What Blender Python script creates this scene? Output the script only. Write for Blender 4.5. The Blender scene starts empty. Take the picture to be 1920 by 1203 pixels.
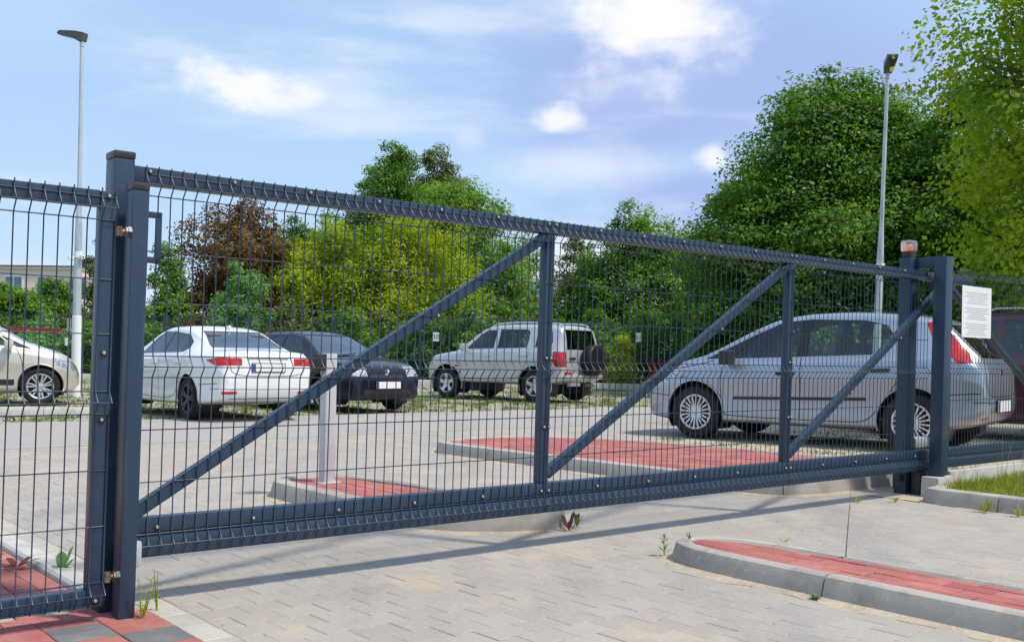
import bpy, bmesh, math, random
import numpy as np
from mathutils import Vector, Matrix
from mathutils.bvhtree import BVHTree

random.seed(7); RNG = np.random.default_rng(11)
R = math.radians
scene = bpy.context.scene
C = scene.collection

# ------------------------------------------------------------------ camera
cam_d = bpy.data.cameras.new('camera'); cam = bpy.data.objects.new('camera', cam_d); C.objects.link(cam)
cam_d.sensor_width = 36; cam_d.lens = 36.0; cam_d.shift_y = 0.0356
cam_d.clip_start = 0.05; cam_d.clip_end = 3000
ROLL = 0.018
cam.matrix_world = Matrix.Translation((0, 0, 1.0)) @ Matrix.Rotation(R(90), 4, 'X') @ Matrix.Rotation(ROLL, 4, 'Z')
scene.camera = cam

# ------------------------------------------------------------------ sun, sky
SUN_EL = R(59); SUN_AZ = R(113)                 # azimuth from +Y towards +X
sun_dir = Vector((math.sin(SUN_AZ) * math.cos(SUN_EL), math.cos(SUN_AZ) * math.cos(SUN_EL), math.sin(SUN_EL)))
sd = bpy.data.lights.new('sun', 'SUN'); sd.energy = 2.75; sd.angle = R(5.5); sd.color = (1.0, 0.93, 0.82)
so = bpy.data.objects.new('sun', sd); C.objects.link(so)
so.rotation_euler = sun_dir.to_track_quat('Z', 'Y').to_euler(); so.location = (20, 0, 30)
scene.view_settings.view_transform = 'Standard'; scene.view_settings.look = 'None'
scene.view_settings.exposure = 0.50; scene.view_settings.gamma = 1.0

world = bpy.data.worlds.new('World'); scene.world = world; world.use_nodes = True
WN = world.node_tree; WN.nodes.clear()
def wn(t, **k):
    n = WN.nodes.new(t)
    for a, b in k.items(): setattr(n, a, b)
    return n
def wmath(op, a, b=None, clamp=False):
    n = wn('ShaderNodeMath', operation=op, use_clamp=clamp)
    for i, v in enumerate((a, b)):
        if v is None: continue
        if isinstance(v, (int, float)): n.inputs[i].default_value = v
        else: WN.links.new(v, n.inputs[i])
    return n.outputs[0]
def wmix(fac, a, b):
    n = wn('ShaderNodeMix', data_type='RGBA')
    for s, v in ((n.inputs[0], fac), (n.inputs[6], a), (n.inputs[7], b)):
        if isinstance(v, (int, float)): s.default_value = v
        elif isinstance(v, tuple): s.default_value = (*v, 1)
        else: WN.links.new(v, s)
    return n.outputs[2]
sky = wn('ShaderNodeTexSky', sky_type='NISHITA', sun_disc=False, sun_elevation=SUN_EL, sun_rotation=SUN_AZ,
         altitude=0, air_density=1.0, dust_density=1.2, ozone_density=1.2)
geo = wn('ShaderNodeTexCoord')
sep = wn('ShaderNodeSeparateXYZ'); WN.links.new(geo.outputs['Generated'], sep.inputs[0])
az = wmath('ARCTAN2', sep.outputs[0], sep.outputs[1]); el = wmath('ARCSINE', sep.outputs[2])
def wnoise(scale, detail, sx=1, sz=1, off=0):
    mp = wn('ShaderNodeMapping'); mp.inputs['Scale'].default_value = (sx, sx, sz); mp.inputs['Location'].default_value = (off, off * .7, 0)
    WN.links.new(geo.outputs['Generated'], mp.inputs[0])
    n = wn('ShaderNodeTexNoise'); n.inputs['Scale'].default_value = scale; n.inputs['Detail'].default_value = detail
    n.inputs['Roughness'].default_value = .56
    WN.links.new(mp.outputs[0], n.inputs['Vector']); return n.outputs[0]
def wsmooth(v, a, b):
    n = wn('ShaderNodeMapRange', interpolation_type='SMOOTHSTEP'); n.inputs[1].default_value = a; n.inputs[2].default_value = b
    WN.links.new(v, n.inputs[0]); return n.outputs[0]
def px_dir(px, py):
    u, v = px - 960, py - 669.8; c, s = math.cos(ROLL), math.sin(ROLL)
    U, V = u * c + v * s, -u * s + v * c
    return math.atan2(U, 1920), math.atan2(-V, math.hypot(1920, U))
N1 = wnoise(9, 6, 1, 1.9); N2 = wnoise(2.4, 5, 1, 2.6, 3.1); N3 = wnoise(24, 5, 1, 1.5, 1.7)
def blob(px, py, wx, wy, amp, lo, hi, nz=None):
    a0, e0 = px_dir(px, py); nz = N1 if nz is None else nz
    da = wmath('DIVIDE', wmath('SUBTRACT', az, a0), wx / 1920.0); de = wmath('DIVIDE', wmath('SUBTRACT', el, e0), wy / 1920.0)
    r = wmath('SQRT', wmath('ADD', wmath('MULTIPLY', da, da), wmath('MULTIPLY', de, de)))
    v = wmath('ADD', wmath('SUBTRACT', 1.0, r), wmath('MULTIPLY', wmath('SUBTRACT', nz, .5), amp))
    return wsmooth(v, lo, hi)
skyc = wmix(1.0, (0, 0, 0), sky.outputs[0])
tint = wn('ShaderNodeMix', data_type='RGBA', blend_type='MULTIPLY'); tint.inputs[0].default_value = 1
WN.links.new(sky.outputs[0], tint.inputs[6]); tint.inputs[7].default_value = (1.10, 1.0, 0.95, 1)
SKYW = 9.0                                       # cloud white in sky units
col = tint.outputs[2]
# thin high veil everywhere
col = wmix(.70, col, (2.05, 3.1, 4.6))
veil = wmath('MULTIPLY', wsmooth(N2, .36, .72), .5)
col = wmix(veil, col, (3.0, 3.7, 4.95))
# grey-violet cloud body, upper right of the view
body = wmath('MAXIMUM', blob(1230, 120, 680, 240, 1.3, .0, .7, N2), blob(1340, 380, 360, 110, 1.5, .0, .8, N1))
col = wmix(wmath('MULTIPLY', body, .88), col, (1.85, 2.42, 4.1))
N4 = wnoise(3.2, 7, 1, 4.5, 5.3)
col = wmix(wmath('MULTIPLY', wsmooth(N4, .50, .74), .55), col, (4.4, 4.6, 5.2))
for (a, b, c, d, e, f, g, st) in ((1225, 10, 250, 170, 2.2, .1, .9, .97), (1190, 150, 240, 70, 2.4, .2, 1.2, .28), (420, 150, 170, 70, 3.0, .2, .85, .75), (500, 180, 140, 40, 2.6, .1, 1.1, .5), (1040, 235, 75, 42, 2.6, .2, .9, .8),
                              (1340, 295, 55, 50, 2.2, .35, 1.0, .75), (1090, 310, 230, 60, 1.5, .0, 1.0, .45), (880, 260, 60, 40, 1.5, .1, 1., .3), (1060, 520, 120, 130, 1.0, .0, 1., .6)):
    m = blob(a, b, c, d, e, f, g, wmath('ADD', wmath('MULTIPLY', N1, .55), wmath('MULTIPLY', N3, .45)))
    col = wmix(wmath('MULTIPLY', m, st), col, (5.0, 4.95, 5.3))
bg = wn('ShaderNodeBackground'); bg.inputs['Strength'].default_value = 0.15
WN.links.new(col, bg.inputs[0]); wo = wn('ShaderNodeOutputWorld'); WN.links.new(bg.outputs[0], wo.inputs[0])

# ------------------------------------------------------------------ frame of the gate: s along it, n away from the camera
TH = math.atan(2292 / 1920.0)
DV = Vector((math.sin(TH), math.cos(TH))); NV = Vector((-DV.y, DV.x)); G0 = Vector((-1.441, 4.01))
GANG = math.atan2(DV.y, DV.x)
def W(s, n, z=0.0): return Vector((G0.x + s * DV.x + n * NV.x, G0.y + s * DV.y + n * NV.y, z))
def SN(x, y): r = Vector((x, y)) - G0; return r.dot(DV), r.dot(NV)
def at(px, py, D):                                # point seen at a pixel of the photograph, at distance D along the view
    u, v = px - 960, py - 669.8; c, s = math.cos(ROLL), math.sin(ROLL)
    U, V = u * c + v * s, -u * s + v * c
    return Vector((U / 1920 * D, D, 1 - V / 1920 * D))

# ------------------------------------------------------------------ materials
MATS = {}
def mat(name, col, rough=.6, metal=0, spec=.5, coat=0, var=None, noise=None, bump=None, emit=None, alpha=None):
    """var: (hue,val) variation per piece; noise: list of (scale, colour, lo, hi); bump: (scale, strength)"""
    if name in MATS: return MATS[name]
    m = bpy.data.materials.new(name); m.use_nodes = True; MATS[name] = m
    nt = m.node_tree; b = nt.nodes['Principled BSDF']; L = nt.links
    b.inputs['Roughness'].default_value = rough; b.inputs['Metallic'].default_value = metal
    b.inputs['Specular IOR Level'].default_value = spec
    if coat: b.inputs['Coat Weight'].default_value = coat; b.inputs['Coat Roughness'].default_value = .04
    rgb = nt.nodes.new('ShaderNodeRGB'); rgb.outputs[0].default_value = (*col, 1); out = rgb.outputs[0]
    tc = nt.nodes.new('ShaderNodeNewGeometry')
    for (sc, c2, lo, hi, *st) in (noise or []):
        n = nt.nodes.new('ShaderNodeTexNoise'); n.inputs['Scale'].default_value = sc; n.inputs['Detail'].default_value = 5; n.inputs['Roughness'].default_value = .62
        if st:
            mp = nt.nodes.new('ShaderNodeMapping'); mp.inputs['Scale'].default_value = st[0]; mp.inputs['Rotation'].default_value = (0, 0, -GANG)
            mp.vector_type = 'POINT'; L.new(tc.outputs['Position'], mp.inputs[0]); L.new(mp.outputs[0], n.inputs['Vector'])
        else: L.new(tc.outputs['Position'], n.inputs['Vector'])
        mr = nt.nodes.new('ShaderNodeMapRange'); mr.interpolation_type = 'SMOOTHSTEP'; mr.inputs[1].default_value = lo; mr.inputs[2].default_value = hi
        L.new(n.outputs[0], mr.inputs[0])
        mx = nt.nodes.new('ShaderNodeMix'); mx.data_type = 'RGBA'; L.new(mr.outputs[0], mx.inputs[0]); L.new(out, mx.inputs[6]); mx.inputs[7].default_value = (*c2, 1); out = mx.outputs[2]
    if var:
        hs = nt.nodes.new('ShaderNodeHueSaturation'); L.new(out, hs.inputs['Color'])
        oi = nt.nodes.new('ShaderNodeObjectInfo'); ad = nt.nodes.new('ShaderNodeMath'); ad.operation = 'ADD'
        L.new(oi.outputs['Random'], ad.inputs[0]); L.new(tc.outputs['Random Per Island'], ad.inputs[1])
        fr = nt.nodes.new('ShaderNodeMath'); fr.operation = 'FRACT'; L.new(ad.outputs[0], fr.inputs[0])
        a = nt.nodes.new('ShaderNodeMapRange'); a.inputs[3].default_value = 1 - var[1]; a.inputs[4].default_value = 1 + var[1]; L.new(fr.outputs[0], a.inputs[0]); L.new(a.outputs[0], hs.inputs['Value'])
        m7 = nt.nodes.new('ShaderNodeMath'); m7.operation = 'MULTIPLY'; L.new(fr.outputs[0], m7.inputs[0]); m7.inputs[1].default_value = 7.31
        f2 = nt.nodes.new('ShaderNodeMath'); f2.operation = 'FRACT'; L.new(m7.outputs[0], f2.inputs[0])
        h = nt.nodes.new('ShaderNodeMapRange'); h.inputs[3].default_value = .5 - var[0]; h.inputs[4].default_value = .5 + var[0]; L.new(f2.outputs[0], h.inputs[0]); L.new(h.outputs[0], hs.inputs['Hue'])
        out = hs.outputs[0]
    L.new(out, b.inputs['Base Color'])
    if bump:
        n = nt.nodes.new('ShaderNodeTexNoise'); n.inputs['Scale'].default_value = bump[0]; n.inputs['Detail'].default_value = 4; L.new(tc.outputs['Position'], n.inputs['Vector'])
        bp = nt.nodes.new('ShaderNodeBump'); bp.inputs['Strength'].default_value = bump[1]; bp.inputs['Distance'].default_value = .01; L.new(n.outputs[0], bp.inputs['Height']); L.new(bp.outputs[0], b.inputs['Normal'])
    if emit: b.inputs['Emission Color'].default_value = (*emit[0], 1); b.inputs['Emission Strength'].default_value = emit[1]
    return m
def leaf_mat(name, c1, c2, c3, trans=.35, rough=.5):
    """c1 dark, c2 mid, c3 light; varies per leaf and in patches"""
    m = bpy.data.materials.new(name); m.use_nodes = True; nt = m.node_tree; L = nt.links
    b = nt.nodes['Principled BSDF']; b.inputs['Roughness'].default_value = rough; b.inputs['Specular IOR Level'].default_value = .35
    g = nt.nodes.new('ShaderNodeNewGeometry')
    n = nt.nodes.new('ShaderNodeTexNoise'); n.inputs['Scale'].default_value = .9; n.inputs['Detail'].default_value = 3; L.new(g.outputs['Position'], n.inputs['Vector'])
    ad = nt.nodes.new('ShaderNodeMath'); ad.operation = 'MULTIPLY_ADD'; L.new(g.outputs['Random Per Island'], ad.inputs[0]); ad.inputs[1].default_value = .38; 
    mr = nt.nodes.new('ShaderNodeMapRange'); mr.inputs[1].default_value = .3; mr.inputs[2].default_value = .7; mr.inputs[4].default_value = .66; L.new(n.outputs[0], mr.inputs[0]); L.new(mr.outputs[0], ad.inputs[2])
    cr = nt.nodes.new('ShaderNodeValToRGB'); e = cr.color_ramp.elements; e[0].color = (*c1, 1); e[1].color = (*c3, 1); e[0].position = .05; e[1].position = .95
    mid = cr.color_ramp.elements.new(.5); mid.color = (*c2, 1)
    L.new(ad.outputs[0], cr.inputs[0]); L.new(cr.outputs[0], b.inputs['Base Color'])
    tr = nt.nodes.new('ShaderNodeBsdfTranslucent'); hs = nt.nodes.new('ShaderNodeHueSaturation'); hs.inputs['Saturation'].default_value = 1.15; hs.inputs['Value'].default_value = 1.3
    L.new(cr.outputs[0], hs.inputs['Color']); L.new(hs.outputs[0], tr.inputs['Color'])
    mx = nt.nodes.new('ShaderNodeMixShader'); mx.inputs[0].default_value = trans
    L.new(b.outputs[0], mx.inputs[1]); L.new(tr.outputs[0], mx.inputs[2]); L.new(mx.outputs[0], nt.nodes['Material Output'].inputs[0])
    MATS[name] = m; return m
def glass_mat(name, tintc, refl=.10, rough=.02):
    m = bpy.data.materials.new(name); m.use_nodes = True; nt = m.node_tree; L = nt.links; nt.nodes.clear()
    o = nt.nodes.new('ShaderNodeOutputMaterial'); t = nt.nodes.new('ShaderNodeBsdfTransparent'); t.inputs[0].default_value = (*tintc, 1)
    gl = nt.nodes.new('ShaderNodeBsdfGlossy'); gl.inputs['Roughness'].default_value = rough; gl.inputs['Color'].default_value = (.9, .95, 1, 1)
    fr = nt.nodes.new('ShaderNodeFresnel'); fr.inputs[0].default_value = 1.5
    ad = nt.nodes.new('ShaderNodeMath'); ad.operation = 'ADD'; ad.use_clamp = True; L.new(fr.outputs[0], ad.inputs[0]); ad.inputs[1].default_value = refl
    mx = nt.nodes.new('ShaderNodeMixShader'); L.new(ad.outputs[0], mx.inputs[0]); L.new(t.outputs[0], mx.inputs[1]); L.new(gl.outputs[0], mx.inputs[2]); L.new(mx.outputs[0], o.inputs[0])
    MATS[name] = m; return m
def paint_mat(name, col, metal=.0, rough=.35, coat=1.0, flake=0, dirt=.12):
    m = mat(name, col, rough, metal, .5, coat)
    nt = m.node_tree; L = nt.links; b = nt.nodes['Principled BSDF']; src = b.inputs['Base Color'].links[0].from_socket
    g = nt.nodes.new('ShaderNodeNewGeometry'); n = nt.nodes.new('ShaderNodeTexNoise'); n.inputs['Scale'].default_value = 3.0; n.inputs['Detail'].default_value = 6
    L.new(g.outputs['Position'], n.inputs['Vector'])
    mr = nt.nodes.new('ShaderNodeMapRange'); mr.inputs[1].default_value = .45; mr.inputs[2].default_value = .8; mr.inputs[4].default_value = dirt; L.new(n.outputs[0], mr.inputs[0])
    mx = nt.nodes.new('ShaderNodeMix'); mx.data_type = 'RGBA'; L.new(mr.outputs[0], mx.inputs[0]); L.new(src, mx.inputs[6]); mx.inputs[7].default_value = (.30, .27, .22, 1)
    m2 = nt.nodes.new('ShaderNodeMix'); m2.data_type = 'RGBA'; L.new(g.outputs['Backfacing'], m2.inputs[0]); L.new(mx.outputs[2], m2.inputs[6]); m2.inputs[7].default_value = (.10, .10, .10, 1)
    L.new(m2.outputs[2], b.inputs['Base Color'])
    rr = nt.nodes.new('ShaderNodeMapRange'); rr.inputs[3].default_value = rough; rr.inputs[4].default_value = rough + .2; L.new(n.outputs[0], rr.inputs[0]); L.new(rr.outputs[0], b.inputs['Roughness'])
    mm = nt.nodes.new('ShaderNodeMath'); mm.operation = 'MULTIPLY'; inv = nt.nodes.new('ShaderNodeMath'); inv.operation = 'SUBTRACT'; inv.inputs[0].default_value = 1; L.new(g.outputs['Backfacing'], inv.inputs[1])
    L.new(inv.outputs[0], mm.inputs[0]); mm.inputs[1].default_value = coat; L.new(mm.outputs[0], b.inputs['Coat Weight'])
    m3 = nt.nodes.new('ShaderNodeMath'); m3.operation = 'MULTIPLY'; L.new(inv.outputs[0], m3.inputs[0]); m3.inputs[1].default_value = metal; L.new(m3.outputs[0], b.inputs['Metallic'])
    return m

ANTH = mat('anthracite_paint', (.018, .040, .076), .36, 0, .5, 0, noise=[(14, (.026, .050, .085), .5, .75), (5, (.050, .068, .090), .54, .82, (5, 5, .45)), (3, (.075, .085, .090), .60, .85), (90, (.10, .11, .115), .73, .80)], bump=(220, .05))
ANTHW = mat('anthracite_wire', (.015, .032, .062), .4)
CAPM = mat('brown_black_plastic', (.030, .024, .024), .38, noise=[(30, (.05, .042, .04), .5, .7)])
STEEL = mat('zinc_bolt', (.62, .62, .60), .28, .9)
BRASS = mat('rusty_hinge', (.20, .165, .12), .5, .5, noise=[(60, (.11, .07, .045), .45, .6)])
GALV = mat('galvanised_steel', (.52, .56, .58), .42, .35, noise=[(9, (.38, .42, .45), .42, .62, (1, 1, .25)), (60, (.66, .69, .7), .5, .7)])
WHITEP = mat('white_band_paint', (.80, .81, .80), .5, noise=[(8, (.62, .62, .58), .6, .8)])
LAMPM = mat('lamp_housing', (.10, .095, .10), .5)
CONC = mat('kerb_concrete', (.43, .395, .345), .9, spec=.2, var=(.004, .07), noise=[(3, (.35, .318, .275), .42, .62), (26, (.48, .445, .395), .52, .72), (7, (.25, .215, .17), .60, .82)], bump=(160, .35))
CONCL = mat('light_concrete', (.50, .48, .44), .9, spec=.25, noise=[(5, (.36, .34, .30), .45, .65), (40, (.56, .54, .5), .5, .7)], bump=(120, .3))
PAV = mat('grey_paver', (.392, .352, .310), .9, spec=.15, var=(.012, .055), noise=[(1.5, (.47, .385, .295), .52, .70), (.8, (.325, .303, .280), .48, .68, (1.6, .35, 1)), (45, (.45, .41, .36), .5, .72), (160, (.24, .22, .20), .60, .74), (5, (.20, .185, .165), .66, .80)], bump=(240, .4))
SAND = mat('joint_sand', (.50, .415, .31), .95, spec=.1, noise=[(6, (.42, .35, .27), .4, .6), (60, (.60, .52, .42), .5, .7), (2.1, (.30, .26, .20), .6, .75)], bump=(200, .5))
REDP = mat('red_paver', (.39, .135, .118), .88, spec=.2, var=(.008, .12), noise=[(3, (.45, .19, .16), .45, .65), (30, (.33, .115, .10), .52, .72), (90, (.55, .33, .27), .68, .78)], bump=(240, .4))
DGP = mat('dark_grey_paver', (.17, .168, .172), .88, spec=.2, var=(.01, .12), noise=[(6, (.22, .21, .2), .45, .65), (80, (.28, .27, .25), .62, .75)], bump=(240, .4))
EDGEP = mat('edging_paver', (.46, .42, .36), .9, spec=.2, var=(.008, .08), noise=[(5, (.38, .36, .32), .45, .65), (70, (.52, .49, .43), .5, .7)], bump=(240, .4))
RUBBER = mat('tyre_rubber', (.022, .021, .021), .8, spec=.25, noise=[(20, (.05, .046, .04), .5, .75)])
BLACKP = mat('black_plastic', (.018, .018, .02), .5)
DARKIN = mat('car_interior', (.13, .13, .135), .9)
ALLOY = mat('alloy_rim', (.62, .63, .65), .32, .75)
ALLOYD = mat('dark_alloy_rim', (.10, .10, .105), .35, .7)
PLATEW = mat('number_plate_white', (.78, .78, .76), .4)
PLATEB = mat('number_plate_blue', (.02, .06, .38), .4)
REDL = mat('red_lamp', (.48, .008, .006), .15, 0, .5, .4, emit=((.5, .01, .005), .05), noise=[(18, (.34, .004, .004), .45, .55)])
REFL = mat('red_reflector', (.50, .02, .02), .2, 0, .6)
LAMPC = mat('clear_lamp', (.62, .65, .68), .1, .35, .6, 1.0, noise=[(30, (.25, .27, .3), .45, .55)])
CHROME = mat('chrome', (.75, .76, .78), .12, 1.0)
WOOD = mat('bark', (.085, .062, .045), .95, spec=.2, noise=[(14, (.05, .038, .03), .45, .6, (1, 1, .2))], bump=(30, .6))
GLASS = glass_mat('car_glass', (.86, .93, .90), .03); GLASSW = glass_mat('windscreen_glass', (.62, .70, .70), .20)
GLASSD = glass_mat('dark_car_glass', (.52, .60, .61), .05)

# ------------------------------------------------------------------ mesh helpers
class MB:
    def __init__(s): s.v = []; s.f = []
    def add(s, vs, fs):
        o = len(s.v); s.v += [tuple(v) for v in vs]; s.f += [tuple(i + o for i in f) for f in fs]; return s
    def box(s, x0, x1, y0, y1, z0, z1, bev=0):
        if bev <= 0:
            v = [(x, y, z) for x in (x0, x1) for y in (y0, y1) for z in (z0, z1)]
            return s.add(v, [(0, 1, 3, 2), (4, 6, 7, 5), (0, 4, 5, 1), (2, 3, 7, 6), (0, 2, 6, 4), (1, 5, 7, 3)])
        bm = bmesh.new(); bmesh.ops.create_cube(bm, size=1)
        for q in bm.verts: q.co = ((x0 + x1) / 2 + q.co.x * (x1 - x0), (y0 + y1) / 2 + q.co.y * (y1 - y0), (z0 + z1) / 2 + q.co.z * (z1 - z0))
        bmesh.ops.bevel(bm, geom=bm.edges[:], offset=min(bev, .45 * min(x1 - x0, y1 - y0, z1 - z0)), segments=2, affect='EDGES', profile=.6)
        s.bm(bm); return s
    def bm(s, bm):
        bm.verts.index_update(); s.add([v.co[:] for v in bm.verts], [[v.index for v in f.verts] for f in bm.faces]); bm.free(); return s
    def tube(s, pts, rad, k=8, cap=True, square=False):
        pts = [Vector(p) for p in pts]; rads = rad if isinstance(rad, (list, tuple)) else [rad] * len(pts)
        vs = []; fs = []; up = None
        for i, p in enumerate(pts):
            t = ((pts[i + 1] - p) if i + 1 < len(pts) else (p - pts[i - 1])).normalized()
            if 0 < i < len(pts) - 1: t = ((pts[i + 1] - p).normalized() + (p - pts[i - 1]).normalized()).normalized()
            if up is None: up = Vector((0, 0, 1)) if abs(t.z) < .9 else Vector((1, 0, 0))
            a = t.cross(up).normalized(); b = a.cross(t).normalized(); up = b
            for j in range(k):
                an = 2 * math.pi * (j + (.5 if square else 0)) / k
                vs.append(p + (a * math.cos(an) + b * math.sin(an)) * rads[i])
        for i in range(len(pts) - 1):
            for j in range(k): fs.append((i * k + j, i * k + (j + 1) % k, (i + 1) * k + (j + 1) % k, (i + 1) * k + j))
        if cap: fs.append(tuple(range(k))[::-1]); fs.append(tuple(range((len(pts) - 1) * k, len(pts) * k)))
        return s.add(vs, fs)
    def lathe(s, prof, k=24, axis='z', o=(0, 0, 0), closed=False, cap=True):
        vs = []; fs = []
        for (r, h) in prof:
            for j in range(k):
                a = 2 * math.pi * j / k; c, q = r * math.cos(a), r * math.sin(a)
                vs.append((o[0] + c, o[1] + q, o[2] + h) if axis == 'z' else (o[0] + c, o[1] + h, o[2] + q) if axis == 'y' else (o[0] + h, o[1] + c, o[2] + q))
        n = len(prof)
        for i in range(n if closed else n - 1):
            i2 = (i + 1) % n
            for j in range(k): fs.append((i * k + j, i * k + (j + 1) % k, i2 * k + (j + 1) % k, i2 * k + j))
        if not closed and cap:
            if prof[0][0] > 1e-5: fs.append(tuple(range(k))[::-1])
            if prof[-1][0] > 1e-5: fs.append(tuple(range((n - 1) * k, n * k)))
        return s.add(vs, fs)
    def prism(s, poly, z0, z1, inset=0):
        n = len(poly); c = (sum(p[0] for p in poly) / n, sum(p[1] for p in poly) / n)
        top = poly
        if inset:
            top = []
            for p in poly:
                dx, dy = c[0] - p[0], c[1] - p[1]; l = math.hypot(dx, dy) or 1; top.append((p[0] + dx / l * inset * 1.3, p[1] + dy / l * inset * 1.3))
            vs = [(p[0], p[1], z0) for p in poly] + [(p[0], p[1], z1 - inset * .7) for p in poly] + [(p[0], p[1], z1) for p in top]
            fs = [tuple(range(2 * n, 3 * n))]
            for r in (0, 1):
                for i in range(n): fs.append((r * n + i, r * n + (i + 1) % n, (r + 1) * n + (i + 1) % n, (r + 1) * n + i))
        else:
            vs = [(p[0], p[1], z0) for p in poly] + [(p[0], p[1], z1) for p in poly]
            fs = [tuple(range(n))[::-1], tuple(range(n, 2 * n))] + [(i, (i + 1) % n, n + (i + 1) % n, n + i) for i in range(n)]
        return s.add(vs, fs)
    def mesh(s, name, m=None, smooth=False, fix=True):
        me = bpy.data.meshes.new(name); me.from_pydata(s.v, [], s.f); 
        if fix:
            bm = bmesh.new(); bm.from_mesh(me); bmesh.ops.recalc_face_normals(bm, faces=bm.faces[:]); bm.to_mesh(me); bm.free()
        if m: me.materials.append(m)
        if smooth:
            me.polygons.foreach_set('use_smooth', [True] * len(me.polygons))
            try: me.set_sharp_from_angle(angle=R(smooth if smooth is not True else 40))
            except Exception: pass
        return me
def obj(name, me, parent=None, loc=None, rotz=None, m=None, smooth=False):
    if isinstance(me, MB): me = me.mesh(name, m, smooth)
    o = bpy.data.objects.new(name, me); C.objects.link(o)
    if parent: o.parent = parent
    if loc is not None: o.location = loc
    if rotz is not None: o.rotation_euler = (0, 0, rotz)
    return o
def tag(o, label=None, cat=None, group=None, kind=None):
    if label: o['label'] = label
    if cat: o['category'] = cat
    if group: o['group'] = group
    if kind: o['kind'] = kind
    return o
def thing(name, label, cat, loc=(0, 0, 0), rotz=0, group=None):
    o = bpy.data.objects.new(name, None); C.objects.link(o); o.location = loc; o.rotation_euler = (0, 0, rotz); o.empty_display_size = .2
    return tag(o, label, cat, group)
def np_mesh(name, verts, faces_n, idx, m=None, smooth=False):
    """verts (N,3); faces all with faces_n corners; idx flat"""
    me = bpy.data.meshes.new(name); nf = len(idx) // faces_n
    me.vertices.add(len(verts)); me.vertices.foreach_set('co', np.asarray(verts, np.float32).ravel())
    me.loops.add(len(idx)); me.loops.foreach_set('vertex_index', np.asarray(idx, np.int32))
    me.polygons.add(nf); me.polygons.foreach_set('loop_start', np.arange(0, len(idx), faces_n, dtype=np.int32))
    me.polygons.foreach_set('loop_total', np.full(nf, faces_n, np.int32))
    if smooth: me.polygons.foreach_set('use_smooth', np.ones(nf, bool))
    me.update(); me.validate()
    if m: me.materials.append(m)
    return me

# ================================================================== SETTING
GRASSG = mat('grass_ground', (.10, .145, .035), .95, spec=.1, noise=[(.35, (.13, .17, .05), .4, .6), (3, (.07, .11, .025), .45, .65), (14, (.20, .18, .09), .58, .75)], bump=(20, .6))
GRAV = mat('weedy_gravel', (.36, .325, .265), .95, spec=.1, noise=[(.8, (.25, .25, .14), .45, .62), (3.2, (.13, .19, .045), .54, .66), (9, (.47, .43, .36), .5, .65), (40, (.25, .23, .19), .55, .7)], bump=(60, .8))
def far_paver_mat():
    m = mat('far_paver_road', (.372, .350, .325), .9, spec=.15, noise=[(1.1, (.42, .365, .30), .54, .76), (.5, (.315, .303, .292), .48, .70, (1.6, .35, 1)), (4, (.285, .27, .25), .5, .8, (1, 5, 1)), (45, (.42, .39, .355), .5, .72)], bump=(120, .3))
    return m
FARP = far_paver_mat()
# the ground: one sheet to the horizon, rising a little behind the parking row
def gz(x, y):
    t = min(1, max(0, (y - 25) / 5)); return .14 * t * t * (3 - 2 * t)
xs = [-900, -300, -120] + [i * 3 for i in range(-14, 15)] + [120, 300, 900]
ys = [-300, -60, -12, 0, 6, 12, 18, 22] + [25 + i * .5 for i in range(0, 13)] + [34, 40, 60, 110, 260, 700, 1500]
g = MB(); nx = len(xs)
g.add([(x, y, gz(x, y) - .05) for y in ys for x in xs], [(j * nx + i, j * nx + i + 1, (j + 1) * nx + i + 1, (j + 1) * nx + i) for j in range(len(ys) - 1) for i in range(nx - 1)])
tag(obj('ground', g, m=GRASSG, smooth=60), kind='structure')
def sheet(name, snpoly, z, m, zf=None):
    b = MB(); b.add([W(s, n, z) if zf is None else W(s, n, zf(*W(s, n).xy) + z) for s, n in snpoly], [tuple(range(len(snpoly)))])
    return tag(obj(name, b, m=m), kind='structure')
sheet('road_bed', [(-3.5, -9), (14, -9), (14, 7.2), (-3.5, 7.2)], -.0036, SAND)
sheet('road', [(-34, 7.02), (40, 7.02), (40, 10.9), (-34, 10.9)], -.001, FARP)
# weedy gravel of the parking rows: a sheet that follows the rise
b = MB(); P = []; rows = 40; cols = 36
for j in range(rows + 1):
    for i in range(cols + 1):
        y = 9 + (29.6 - 9) * j / rows; x = -24 + 48 * i / cols
        P.append((x, y, gz(x, y) - .022))
b.add(P, [(j * (cols + 1) + i, j * (cols + 1) + i + 1, (j + 1) * (cols + 1) + i + 1, (j + 1) * (cols + 1) + i) for j in range(rows) for i in range(cols)])
tag(obj('parking_gravel', b, m=GRAV, smooth=60), kind='structure')
sheet('parking_strip', [(7.1, .25), (30, .25), (30, 4.9), (6.9, 4.9)], -.006, GRAV)
sheet('sand_verge', [(5.62, -.2), (12, -.2), (12, .25), (5.62, .25)], .002, SAND)

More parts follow.
